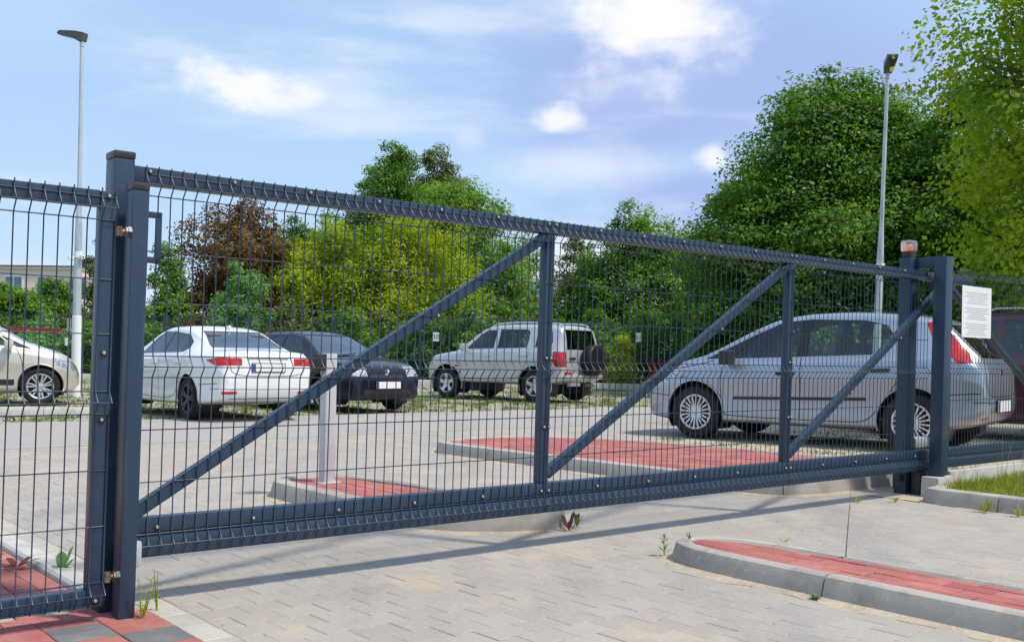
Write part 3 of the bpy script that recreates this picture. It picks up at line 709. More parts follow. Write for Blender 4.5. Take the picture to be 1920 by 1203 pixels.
for px in (40, 126): 
    p = at(px, 640, 31.1); t = thing('number_sign', ('small white plate on the far fence above the beige windscreen' if px == 40 else 'small white plate on the far fence just left of the lamp pole'), 'sign', p, 0, 'bay numbers on the far fence')
    obj('board', MB().box(-.07, .07, -.006, 0, -.12, .12), t, m=MATS['bay_white'])
# ---- playground behind the fence
pf_ = thing('play_frame', 'red and green playground frame behind the far fence', 'playground', (-16.6, 33.6, .14))
PR, PGn = mat('play_red', (.45, .03, .03), .5), mat('play_green', (.10, .45, .08), .5)
b = MB()
for x in (-1.2, -.4, .5, 1.6): b.box(x - .07, x + .07, -.05, .05, 0, 1.45)
b.box(-1.5, 1.8, -.05, .05, 1.45, 1.55); b.box(-1.4, .5, -.04, .04, .7, .8)
obj('red_frame', b, pf_, m=PR); obj('green_panel', MB().box(-1.85, -1.3, -.16, -.09, .55, 1.35), pf_, m=PGn)
for x in (-2.2, 2.0): obj('timber_post', MB().lathe([(.07, 0), (.07, 1.9)], 10, 'z', (x, .1, 0)), pf_, m=CONCL)
for (px, w, m_, lab, nm) in ((1233, .62, PR, 'red bin standing beyond the far fence', 'bin'), (1283, .75, mat('bin_blue', (.02, .06, .32), .5), 'blue bin standing beyond the far fence', 'bin')):
    p = at(px, 700, 32.2); t = thing('bin', lab, 'bin', (p.x, 32.3, .14))
    obj('body', MB().box(-w / 2, w / 2, -.28, .28, .05, .78, .03), t, m=m_, smooth=40)
    obj('lid', MB().box(-w / 2 - .02, w / 2 + .02, -.3, .3, .781, .86, .02), t, m=m_, smooth=40)
    obj('wheel', MB().lathe([(.08, -.25), (.08, .25)], 14, 'y', (-w / 2 + .05, 0, .08)), t, m=BLACKP)
p = at(1256, 690, 32.0); t = thing('bollard', 'bright blue upright post between the two bins', 'post', (p.x, 31.9, .14)); obj('shaft', MB().lathe([(.05, 0), (.05, 1.05), (.03, 1.09), (0, 1.10)], 12), t, m=MATS['bin_blue'], smooth=40); obj('white_band', MB().lathe([(.052, .25), (.052, .6)], 12), t, m=WHITEP)
# ---- far apartment block
ab = thing('apartment_block', 'long pale pink apartment block with flat roof behind the left trees', 'building', (-33, 72, 0), R(-4))
PINK = mat('pink_render', (.84, .64, .55), .9, noise=[(.5, (.86, .69, .60), .4, .6)]); CREAM = mat('cream_render', (.68, .62, .52), .9)
obj('wall', MB().box(-16, 2.5, 0, 10, 0, 6.6), ab, m=PINK); obj('parapet', MB().box(-16.1, 2.6, -.12, 10.1, 6.6, 6.80), ab, m=mat('parapet_pink', (.86, .68, .59), .9))
obj('roof_edge', MB().box(-16.2, 2.7, -.2, 10.2, 6.80, 6.86), ab, m=mat('roof_dark', (.12, .10, .10), .8))
for x in (.6,): 
    c = obj('chimney', MB().box(x, x + 1.1, 4, 5, 6.85, 7.6), ab, m=mat('chimney_grey', (.22, .22, .24), .8)); obj('chimney_cap', MB().box(x - .1, x + 1.5, 3.9, 5.1, 7.6, 7.75), c, m=MATS['roof_dark'])
WG = mat('far_window_glass', (.10, .16, .24), .1, 0, .6); WF = mat('window_frame_white', (.75, .75, .73), .5)
for fl in (1.6, 4.7):
    for i in range(8):
        x = -14.6 + i * 2.35
        w = obj('window', MB().box(x, x + 1.35, -.05, .05, fl, fl + 1.45), ab, m=WF)
        for q in (0, 1): obj('pane', MB().box(x + .08 + q * .62, x + .62 + q * .62, -.07, -.052, fl + .1, fl + 1.35), w, m=WG)
# ================================================================== CARS
def pchip(pts):
    x = np.array([p[0] for p in pts], float); y = np.array([p[1] for p in pts], float); h = np.diff(x); dl = np.diff(y) / h
    d = np.zeros_like(y); d[0] = dl[0]; d[-1] = dl[-1]
    for i in range(1, len(x) - 1):
        if dl[i - 1] * dl[i] > 0: w1 = 2 * h[i] + h[i - 1]; w2 = h[i] + 2 * h[i - 1]; d[i] = (w1 + w2) / (w1 / dl[i - 1] + w2 / dl[i])
    def f(q):
        q = min(max(q, x[0]), x[-1]); i = min(max(int(np.searchsorted(x, q)) - 1, 0), len(h) - 1); t = (q - x[i]) / h[i]
        return (1 + 2 * t) * (1 - t) ** 2 * y[i] + t * (1 - t) ** 2 * h[i] * d[i] + t * t * (3 - 2 * t) * y[i + 1] + t * t * (t - 1) * h[i] * d[i + 1]
    return f
def body_bmesh(sp):
    ft, fb, fs_, fw, fwt = (pchip(sp[k]) for k in ('top', 'bot', 'belt', 'wid', 'wtop'))
    xr, xf = sp['top'][0][0], sp['top'][-1][0]
    st = sorted(set([round(xr + .012 * i, 4) for i in range(18)] + [round(xf - .012 * i, 4) for i in range(18)] + [round(xr + .21 + .045 * i, 4) for i in range(int((xf - xr - .42) / .045) + 1)]))
    bm = bmesh.new(); rings = []
    for x in st:
        zt, zb, zs, w, wt = ft(x), fb(x), fs_(x), fw(x), fwt(x)
        zs = min(zs, zt - .035); wt = min(wt, w * .96); t = zt - zs; hh = zs - zb; cr = sp.get('crown', .018)
        cp = [(0, zb), (.72 * w, zb), (.94 * w, zb + .015), (.985 * w, zb + .10 * hh), (.975 * w, zb + .30 * hh), (.985 * w, zb + .52 * hh), (1.0 * w, zb + .72 * hh), (1.0 * w, zb + .75 * hh), (.982 * w, zs - .03 * min(1, hh)), (.955 * w, zs + .012), (.952 * w, zs + .014),
              (wt + .10 * (w * .955 - wt), zt - .24 * t), (wt, zt - .085 * t - .006), (.86 * wt, zt - .004), (.5 * wt, zt + cr * .75), (0, zt + cr)]
        for _ in range(2):
            q = [cp[0]]
            for a, c in zip(cp, cp[1:]): q += [(a[0] * .75 + c[0] * .25, a[1] * .75 + c[1] * .25), (a[0] * .25 + c[0] * .75, a[1] * .25 + c[1] * .75)]
            cp = q + [cp[-1]]
        ring = cp + [(-y, z) for y, z in cp[-2:0:-1]]
        rings.append([bm.verts.new((x, y, z)) for y, z in ring])
    n = len(rings[0])
    for a, c in zip(rings, rings[1:]):
        for j in range(n): bm.faces.new((a[j], a[(j + 1) % n], c[(j + 1) % n], c[j]))
    for r in (rings[0], rings[-1]):
        cx = sum((v.co for v in r), Vector()) / n; cv = bm.verts.new(cx)
        for j in range(n): bm.faces.new((r[j], r[(j + 1) % n], cv))
    bmesh.ops.recalc_face_normals(bm, faces=bm.faces[:])
    return bm
AX = {'y': (0, 2), 'x': (1, 2), 'z': (0, 1)}
def region(axis, pts, side=None, extra=()):
    """convex polygon swept along an axis, plus half spaces (co, no) with no pointing out"""
    i, j = AX[axis]; a = area(pts); pts = pts if a > 0 else pts[::-1]; hs = []
    for k in range(len(pts)):
        p, q = pts[k - 1], pts[k]; e = (q[0] - p[0], q[1] - p[1]); nn = [0, 0, 0]; nn[i] = e[1]; nn[j] = -e[0]; co = [0, 0, 0]; co[i] = p[0]; co[j] = p[1]
        hs.append((Vector(co), Vector(nn).normalized(), True))
    return hs + [(Vector(c), Vector(nn), False) for c, nn in extra]
def cut(bm, hs, norm=None):
    """cut the mesh along a convex region and return the faces inside"""
    def near(f, tol):
        c = f.calc_center_median(); return all((c - co).dot(no) < tol for co, no, _ in hs)
    for co, no, docut in hs:
        if not docut: continue
        fs = [f for f in bm.faces if near(f, .12)]
        ed = {e for f in fs for e in f.edges}; vs = {v for f in fs for v in f.verts}
        bmesh.ops.bisect_plane(bm, geom=fs + list(ed) + list(vs), plane_co=co, plane_no=no, dist=1e-5)
    return [f for f in bm.faces if near(f, 1e-4) and (norm is None or norm(f.normal))]
def take(bm, faces, name, parent, m, inset=.004, thick=0):
    """lift faces out of the body as a part of its own"""
    if not faces: return None
    vid = {}; vs = []; fs = []
    for f in faces:
        r = []
        for v in f.verts:
            if v not in vid: vid[v] = len(vs); vs.append(v.co - v.normal * inset)
            r.append(vid[v])
        fs.append(r)
    b = MB(); b.add(vs, fs); me = b.mesh(name, m, False, fix=False); me.polygons.foreach_set('use_smooth', [True] * len(me.polygons))
    o = obj(name, me, parent); bmesh.ops.delete(bm, geom=faces, context='FACES'); return o
def wheel_meshes(r, w, rim_r, spokes, rimm, style):
    t = MB(); prof = [(rim_r * 1.0, -w * .40), (rim_r * 1.06, -w * .48), (r * .90, -w * .5), (r * .975, -w * .40), (r, -w * .25), (r, w * .25), (r * .975, w * .40), (r * .90, w * .5), (rim_r * 1.06, w * .48), (rim_r, w * .40), (rim_r * .97, 0)]
    t.lathe(prof, 40, 'y', closed=True)
    rm = MB(); rr = rim_r
    rm.lathe([(rr * 1.02, w * .44), (rr * .97, w * .455), (rr * .915, w * .42), (rr * .88, w * .15), (rr * .86, -w * .2)], 36, 'y', cap=False)
    rm.f = rm.f[:-2] if False else rm.f
    sp = MB()
    for k in range(spokes):
        a = 2 * math.pi * k / spokes
        offs = (-1, 1) if style == 'twin' else (0,)
        for q in offs:
            wi = {'many': .030 if spokes < 16 else .019, 'twin': .024, 'five': .085, 'cap': .05}[style] * rr / .2; wo = wi * {'many': .9, 'twin': 1.1, 'five': .8, 'cap': 1.3}[style]
            vs = []
            for rad, hw, y0, y1 in ((rr * .14, wi / 2, w * .20, w * .36), (rr * .93, wo / 2, w * .26, w * .43)):
                aa = a + q * (.20 if rad < rr * .5 else .15)
                for s_ in (-1, 1):
                    for y in (y0, y1): vs.append((rad * math.cos(aa) - s_ * hw * math.sin(aa), y, rad * math.sin(aa) + s_ * hw * math.cos(aa)))
            sp.add(vs, [(0, 1, 3, 2), (4, 6, 7, 5), (0, 4, 5, 1), (2, 3, 7, 6), (0, 2, 6, 4), (1, 5, 7, 3)])
    sp.lathe([(rr * .24, w * .18), (rr * .24, w * .35), (rr * .17, w * .39), (0, w * .395)], 20, 'y')
    rm.v += []; o = len(rm.v); rm.add(sp.v, sp.f)
    bk = MB(); bk.lathe([(rr * .90, 0), (rr * .4, w * .02), (0, w * .02)], 28, 'y')
    return t.mesh('wheel', RUBBER, 35), rm.mesh('rim', rimm, 30), bk.mesh('brake_disc', mat('brake_dark', (.03, .028, .027), .6, .3))
def make_car(sp, label, loc, heading, scale=1.0):
    t = thing('parked_car', label, 'car', loc, math.atan2(heading[1], heading[0])); t.scale = (scale,) * 3
    bm = body_bmesh(sp); bvh = BVHTree.FromBMesh(bm)
    pm = sp['paint']; side = lambda s: [((0, s * .25, 0), (0, -s, 0))]
    def ray_y(x, z, s=1):
        h = bvh.ray_cast(Vector((x, 3 * s, z)), Vector((0, -s, 0))); return (h[0], h[1]) if h[0] is not None else (Vector((x, s * .8, z)), Vector((0, s, 0)))
    def ray_x(y, z, s=1):
        h = bvh.ray_cast(Vector((4 * s, y, z)), Vector((-s, 0, 0))); return (h[0], h[1]) if h[0] is not None else (Vector((s * 2, y, z)), Vector((s, 0, 0)))
    bm.normal_update()
    # wheel arches
    wr, wxf, wxr = sp['wheel_r'], sp['axle'][0], sp['axle'][1]; ar = sp.get('arch_r', wr * 1.13)
    for wx in (wxf, wxr):
        poly = [(wx + ar * math.cos(a), wr * 1.03 + ar * math.sin(a)) for a in [2 * math.pi * i / 28 for i in range(28)]]
        for s in (1, -1):
            fs = cut(bm, region('y', poly, extra=[((0, s * .45, 0), (0, -s, 0))])); bmesh.ops.delete(bm, geom=fs, context='FACES')
        wy = pchip(sp['wid'])(wx)
        for s in (1, -1):
            ln = MB(); k = 20
            ln.add([(wx + ar * 1.02 * math.cos(a), s * y, wr * 1.03 + ar * 1.02 * math.sin(a)) for y in (wy * .985, .50) for a in [math.pi * (-.18 + 1.36 * i / k) for i in range(k + 1)]], [(i, i + 1, k + 2 + i, k + 1 + i) for i in range(k)])
            ln.add([(wx + dx, s * .50, z) for dx in (-ar, ar) for z in (.16, wr + ar)], [(0, 1, 3, 2)])
            obj('wheel_arch', ln, t, m=BLACKP)
    for wx in (wxf, wxr):
        for s in (1, -1):
            L_ = []
            for i in range(25):
                a = math.pi * (-.10 + 1.20 * i / 24); q, nq = ray_y(wx + (ar + .012) * math.cos(a), wr * 1.03 + (ar + .012) * math.sin(a), s); L_.append(q + nq * .002)
            obj('arch_lip', MB().tube(L_, .013, 6), t, m=pm, smooth=60)
    # glass, lamps and trim lifted out of the shell
    for nm, m, axis, poly, sides, cond in sp['cuts']:
        for s in sides:
            ex = []
            if axis == 'y': ex = [((0, s * .30, 0), (0, -s, 0))]
            elif s: ex = [((s * cond, 0, 0), (-s, 0, 0))]
            if axis == 'y' and isinstance(cond, tuple): ex = [((0, s * cond[0], 0), (0, -s, 0))]
            fs = cut(bm, region(axis, poly, extra=ex), None)
            if axis == 'x': fs = [f for f in fs if f.normal.x * s > .12]
            bm.normal_update(); take(bm, fs, nm, t, m, .006 if 'window' in nm or 'windscreen' in nm else .002)
    me = bpy.data.meshes.new('body'); bm.normal_update(); bm.to_mesh(me); bm.free(); me.materials.append(pm); me.polygons.foreach_set('use_smooth', [True] * len(me.polygons)); me.set_sharp_from_angle(angle=R(38))
    obj('body', me, t)
    # wheels
    tm, rm, bk = wheel_meshes(wr, sp.get('wheel_w', .20), sp['rim_r'], sp['spokes'], sp['rim_mat'], sp['rim_style'])
    for wx in (wxf, wxr):
        for s in (1, -1):
            o = obj('wheel', tm, t, (wx, s * sp['track'], wr)); o.rotation_euler = (0, random.uniform(0, 6) if s > 0 else random.uniform(0, 6), 0 if s > 0 else math.pi)
            obj('rim', rm, o); obj('brake_disc', bk, o)
    # cabin
    fl = sp.get('floor', .32); hwid = pchip(sp['wid'])(0) * .86
    zb = min(p[1] for p in sp['belt'] if abs(p[0]) < 1.2) - .05
    x0, x1 = sp['cabin']
    obj('cabin_floor', MB().box(x0, x1, -hwid, hwid, fl, fl + .03), t, m=DARKIN)
    obj('dashboard', MB().box(x1 - .42, x1, -hwid, hwid, fl + .031, zb - .02, .05), t, m=DARKIN, smooth=40)
    obj('parcel_shelf', MB().box(x0, x0 + .45, -hwid * .9, hwid * .9, zb - .12, zb - .09), t, m=DARKIN)
    for y in (-.36, .36):
        sx = sp.get('seat_x', .15); b = MB(); b.box(sx - .25, sx + .27, y - .24, y + .24, fl + .031, fl + .30, .05)
        b2 = MB(); b2.box(-.06, .06, y - .23, y + .23, 0, .56, .04); b2.box(-.05, .05, y - .12, y + .12, .60, .80, .04); b2.box(-.012, .012, y - .06, y + .06, .55, .62)
        b2.v = [(sx - .28 - z * .28 + x, yy, fl + .28 + z) for x, yy, z in b2.v]; b.add(b2.v, b2.f); obj('seat', b, t, m=DARKIN, smooth=40)
    rx = sp.get('rear_seat_x', -.75); b = MB(); b.box(rx - .2, rx + .3, -hwid * .9, hwid * .9, fl + .031, fl + .3, .05); b2 = MB(); b2.box(-.06, .06, -hwid * .88, hwid * .88, 0, .54, .04)
    for y in (-.36, .36): b2.box(-.04, .04, y - .12, y + .12, .56, .74, .04)
    b2.v = [(rx - .22 - z * .28 + x, yy, fl + .27 + z) for x, yy, z in b2.v]; b.add(b2.v, b2.f); obj('rear_seat', b, t, m=DARKIN, smooth=40)
    sw = MB(); k = 20; sw.tube([(x1 - .50 + .1 * math.sin(a), .36 + .18 * math.cos(a), zb + .02 + .16 * math.sin(a)) for a in [2 * math.pi * i / k for i in range(k + 1)]], .014, 6, cap=False); obj('steering_wheel', sw, t, m=DARKIN, smooth=60)
    # seams
    b = MB()
    for line in sp.get('seams', []):
        pts = smooth_path(line, 2, False); pts = resample(pts, .03, False)
        for s in (1, -1):
            P_ = [ray_y(x, z, s) for x, z in pts]; vs = []
            for i, (p, nn) in enumerate(P_):
                q = P_[min(i + 1, len(P_) - 1)][0] - P_[max(i - 1, 0)][0]; sd_ = q.cross(nn).normalized() * .0048
                vs += [p + nn * .0022 + sd_, p + nn * .0022 - sd_]
            b.add(vs, [(2 * i, 2 * i + 1, 2 * i + 3, 2 * i + 2) for i in range(len(P_) - 1)])
    for line, s in sp.get('end_seams', []):
        pts = resample(smooth_path(line, 2, False), .03, False); P_ = [ray_x(y, z, s) for y, z in pts]; vs = []
        for i, (p, nn) in enumerate(P_):
            q = P_[min(i + 1, len(P_) - 1)][0] - P_[max(i - 1, 0)][0]; sd_ = q.cross(nn).normalized() * .0038
            vs += [p + nn * .0025 + sd_, p + nn * .0025 - sd_]
        b.add(vs, [(2 * i, 2 * i + 1, 2 * i + 3, 2 * i + 2) for i in range(len(P_) - 1)])
    if b.v: obj('panel_seam', b.mesh('panel_seam', BLACKP, fix=False), t)
    # handles, mirrors, mouldings
    for x, z in sp.get('handles', []):
        for s in (1, -1):
            p, nn = ray_y(x, z, s); h = MB(); h.box(-.10, .10, -.012, .034, -.020, .020, .014); h.v = [(p.x + a, p.y + s * c, p.z + d - .06 * a) for a, c, d in h.v]; obj('door_handle', h, t, m=sp.get('handle_mat', BLACKP), smooth=50)
    if 'mirror' in sp:
        x, z = sp['mirror']
        for s in (1, -1):
            p, nn = ray_y(x, z, s); h = MB(); h.box(-.08, .06, .04, .23, -.02, .15, .04); h.box(-.02, .02, -.03, .08, .0, .03, .008); h.v = [(p.x + a, p.y + s * c, p.z + d) for a, c, d in h.v]
            mo = obj('wing_mirror', h, t, m=sp.get('mirror_mat', pm), smooth=50)
            g_ = MB(); g_.box(-.074, -.071, .065, .205, .01, .115); g_.v = [(p.x + a, p.y + s * c, p.z + d) for a, c, d in g_.v]; obj('mirror_glass', g_, mo, m=CHROME)
    for (xa, za, xb, zb_, hw, m) in sp.get('mouldings', []):
        for s in (1, -1):
            n = 24; vs = []
            for i in range(n + 1):
                u = i / n; p, nn = ray_y(xa + (xb - xa) * u, za + (zb_ - za) * u, s)
                vs += [(p.x, p.y - s * .002, p.z - hw), (p.x, p.y + s * .012, p.z - hw * .8), (p.x, p.y + s * .012, p.z + hw * .8), (p.x, p.y - s * .002, p.z + hw)]
            b = MB(); b.add(vs, [(4 * i + j, 4 * i + j + 1, 4 * i + j + 5, 4 * i + j + 4) for i in range(n) for j in range(3)] + [(0, 1, 2, 3), (4 * n, 4 * n + 3, 4 * n + 2, 4 * n + 1)]); obj('side_moulding', b, t, m=m)
    for s, z in sp.get('plates', []):
        p, nn = ray_x(0, z, s); b = MB(); b.box(0, .012, -.26, .26, -.058, .058, .003); tl = sp.get('plate_tilt', 0)
        f = lambda B: [(p.x + s * (a + .012) - s * tl * d, c, z + d) for a, c, d in B.v]
        b.v = f(b); o = obj('number_plate', b, t, m=PLATEW); c = MB(); sg = -s; c.box(.0122, .0135, min(sg * .258, sg * .215), max(sg * .258, sg * .215), -.055, .055); c.v = f(c); obj('blue_strip', c, o, m=PLATEB)
        c = MB(); c.box(-.006, .006, -.275, .275, -.07, .07, .003); c.v = f(c); obj('plate_holder', c, o, m=BLACKP)
    for nm, m, s, (y0, y1, z0, z1), th in sp.get('end_boxes', []):
        for sy in ((1, -1) if y0 > 0 else (1,)):
            n = 8; vs = []
            for i in range(n + 1):
                y = (y0 + (y1 - y0) * i / n) * sy; pa, _ = ray_x(y, z0, s); pb, _ = ray_x(y, z1, s)
                vs += [(pa.x - s * .004, y, z0), (pa.x + s * th, y, z0 + .004), (pb.x + s * th, y, z1 - .004), (pb.x - s * .004, y, z1)]
            b = MB(); b.add(vs, [(4 * i + j, 4 * i + j + 1, 4 * i + j + 5, 4 * i + j + 4) for i in range(n) for j in range(3)] + [(0, 1, 2, 3), (4 * n, 4 * n + 3, 4 * n + 2, 4 * n + 1)]); obj(nm, b, t, m=m)
    un = MB(); un.box(wxr + ar * 1.1, wxf - ar * 1.1, -.55, .55, sp.get('under', .2), fl); obj('underbody', un, t, m=BLACKP)
    for f in sp.get('more', []): f(t, ray_y, ray_x)
    return t
SILV = paint_mat('silver_blue_paint', (.37, .415, .485), .62, .27, dirt=.2)
SILV2 = paint_mat('silver_paint', (.55, .565, .575), .50, .30, dirt=.2)
WHT = paint_mat('white_paint', (.80, .80, .79), 0, .3, dirt=.05)
BLK = paint_mat('blue_black_paint', (.006, .008, .022), 0, .25, coat=.6, dirt=.0)
BLK.node_tree.nodes['Principled BSDF'].inputs['Specular IOR Level'].default_value = .15
BEI = paint_mat('beige_paint', (.64, .59, .50), .35, .32)
MAR = paint_mat('maroon_paint', (.10, .010, .018), .2, .3)
win = 'side_window'
# ---- silver hatchback
GDK = mat('black_pillar', (.012, .012, .014), .22)
def hatch_more(t, ry, rx):
    b = MB()
    for y in (-.5, .5): pass
    p, n = rx(.0, 1.0, -1); w = MB(); w.tube([(p.x - .02, -.02, 1.02), (p.x - .0, .34, 1.05)], .008, 6); obj('rear_wiper', w, t, m=BLACKP)
    a = MB(); a.tube([(-1.1, 0, 1.47), (-1.3, 0, 1.68)], [.005, .002], 6); obj('aerial', a, t, m=BLACKP)
    for s in (1, -1):
        p, n = ry(1.42, .73, s); ind = MB(); ind.box(-.035, .035, -.004, .006, -.014, .014, .004); ind.v = [(p.x + a_, p.y + s * c, p.z + d) for a_, c, d in ind.v]; obj('side_indicator', ind, t, m=LAMPC)
HATCH = dict(paint=SILV,
    top=[(-1.945, .60), (-1.935, .78), (-1.915, .93), (-1.88, .99), (-1.74, 1.14), (-1.56, 1.32), (-1.44, 1.395), (-1.3, 1.43), (-1.0, 1.465), (-.5, 1.49), (-.1, 1.48), (.3, 1.42), (.62, 1.30), (1.0, 1.10), (1.22, .995), (1.4, .945), (1.7, .86), (1.93, .75), (2.04, .63), (2.085, .50)],
    bot=[(-1.945, .44), (-1.85, .33), (-1.6, .25), (-.5, .21), (1.5, .20), (1.9, .22), (2.03, .27), (2.085, .36)],
    belt=[(-1.945, .54), (-1.9, .86), (-1.6, .985), (-1.0, .965), (0, .92), (.9, .875), (1.3, .84), (1.7, .75), (2.0, .58), (2.085, .44)],
    wid=[(-1.945, .58), (-1.92, .68), (-1.85, .75), (-1.7, .80), (-1.3, .838), (-.8, .843), (.9, .843), (1.45, .835), (1.7, .80), (1.9, .70), (2.03, .55), (2.085, .40)],
    wtop=[(-1.945, .50), (-1.85, .58), (-1.6, .57), (-1.2, .60), (0, .61), (.6, .62), (1.0, .68), (1.35, .73), (1.7, .68), (2.085, .34)],
    wheel_r=.315, rim_r=.205, spokes=20, rim_style='many', rim_mat=ALLOY, axle=(1.255, -1.255), track=.735, wheel_w=.20, cabin=(-1.6, 1.15), seat_x=.12, rear_seat_x=-.72,
    cuts=[(win, GLASS, 'y', [(.83, .955), (.02, .985), (.02, 1.40), (.25, 1.375), (.52, 1.255)], (1, -1), 0),
          (win, GLASS, 'y', [(-.10, .99), (-.90, 1.025), (-1.00, 1.08), (-1.03, 1.22), (-.94, 1.34), (-.7, 1.395), (-.10, 1.41)], (1, -1), 0),
          ('quarter_panel', GDK, 'y', [(1.16, .945), (.83, .955), (.52, 1.255), (.58, 1.235)], (1, -1), (.5,)),
          ('door_pillar', GDK, 'y', [(.02, .985), (-.10, .99), (-.10, 1.41), (.02, 1.40)], (1, -1), (.5,)),
          ('tail_lamp', REDL, 'y', [(-1.33, 1.365), (-1.40, 1.385), (-1.46, 1.37), (-1.76, 1.06), (-1.82, .95), (-1.70, .935), (-1.40, 1.22)], (1, -1), (.54,)),
          ('windscreen', GLASSW, 'x', [(-.62, 1.0), (.62, 1.0), (.53, 1.37), (-.53, 1.37)], (1,), .2),
          ('rear_window', GLASSD, 'x', [(-.51, 1.0), (.51, 1.0), (.46, 1.35), (-.46, 1.35)], (-1,), 1.3),
          ('headlamp', LAMPC, 'y', [(1.45, .80), (1.62, .66), (2.0, .58), (2.06, .64), (1.9, .76), (1.6, .86)], (1, -1), (.36,))],
    seams=[[(.86, .94), (.92, .80), (.92, .45), (.86, .30)], [(-.04, .98), (-.05, .7), (-.04, .30)], [(.86, .30), (.4, .285), (-.6, .29), (-.80, .31), (-.93, .48), (-1.08, .70), (-1.22, .90), (-1.2, 1.0)], [(-1.62, .62), (-1.9, .64)], [(1.60, .50), (1.98, .52)], [(1.55, .82), (1.2, .885), (1.05, .93)]],
    end_seams=[([(-.56, 1.0), (-.60, .80), (-.55, .62), (-.3, .60), (.3, .60), (.55, .62), (.60, .80), (.56, 1.0)], -1), ([(-.74, .55), (0, .54), (.74, .55)], -1)],
    handles=[(.13, .80), (-.93, .855)], mirror=(.80, .90), mirror_mat=BLACKP, mouldings=[(.76, .50, -.78, .545, .018, BLACKP)],
    plates=[(-1, .50)], end_boxes=[('reflector', REFL, -1, (.40, .62, .35, .385), .004), ('badge', CHROME, -1, (-.04, .04, .83, .90), .006)], more=[hatch_more])
# ---- silver off-roader
def suv_more(t, ry, rx):
    p, n = rx(-.16, .9, -1)
    c = MB(); c.lathe([(0, -.235), (.30, -.235), (.335, -.20), (.345, -.12), (.335, -.03), (.30, .0), (0, .0)], 36, 'x', (p.x - .02, -.20, .92)); s_ = obj('spare_wheel_cover', c, t, m=mat('cover_vinyl', (.014, .013, .015), .5, spec=.2), smooth=35)
    b = MB()
    for y in (.52, -.52):
        r = MB(); r.tube([(.18, y * 1.0, 1.63), (.02, y, 1.70), (-.5, y, 1.735), (-1.3, y, 1.73), (-1.62, y, 1.71), (-1.75, y, 1.65)], .018, 8); obj('roof_rail', r, t, m=ALLOY, smooth=60)
    h = MB(); q, _ = rx(.42, .95, -1); h.box(q.x - .03, q.x + .004, .30, .52, .925, .975, .01); obj('tailgate_handle', h, t, m=BLACKP)
    e = MB(); q, _ = rx(.0, .52, -1); e.box(q.x - .10, q.x + .02, -.72, .72, .50, .60, .03); obj('rear_step_bumper', e, t, m=SILV2, smooth=40)
    ex = MB(); ex.tube([(-1.7, -.5, .36), (-2.03, -.5, .36)], .03, 10); obj('exhaust', ex, t, m=GALV, smooth=60)
    for s in (1, -1):
        p, n = ry(.95, .74, s); ind = MB(); ind.box(-.05, .05, -.004, .006, -.02, .02, .004); ind.v = [(p.x + a_, p.y + s * c_, p.z + d) for a_, c_, d in ind.v]; obj('side_indicator', ind, t, m=REFL)
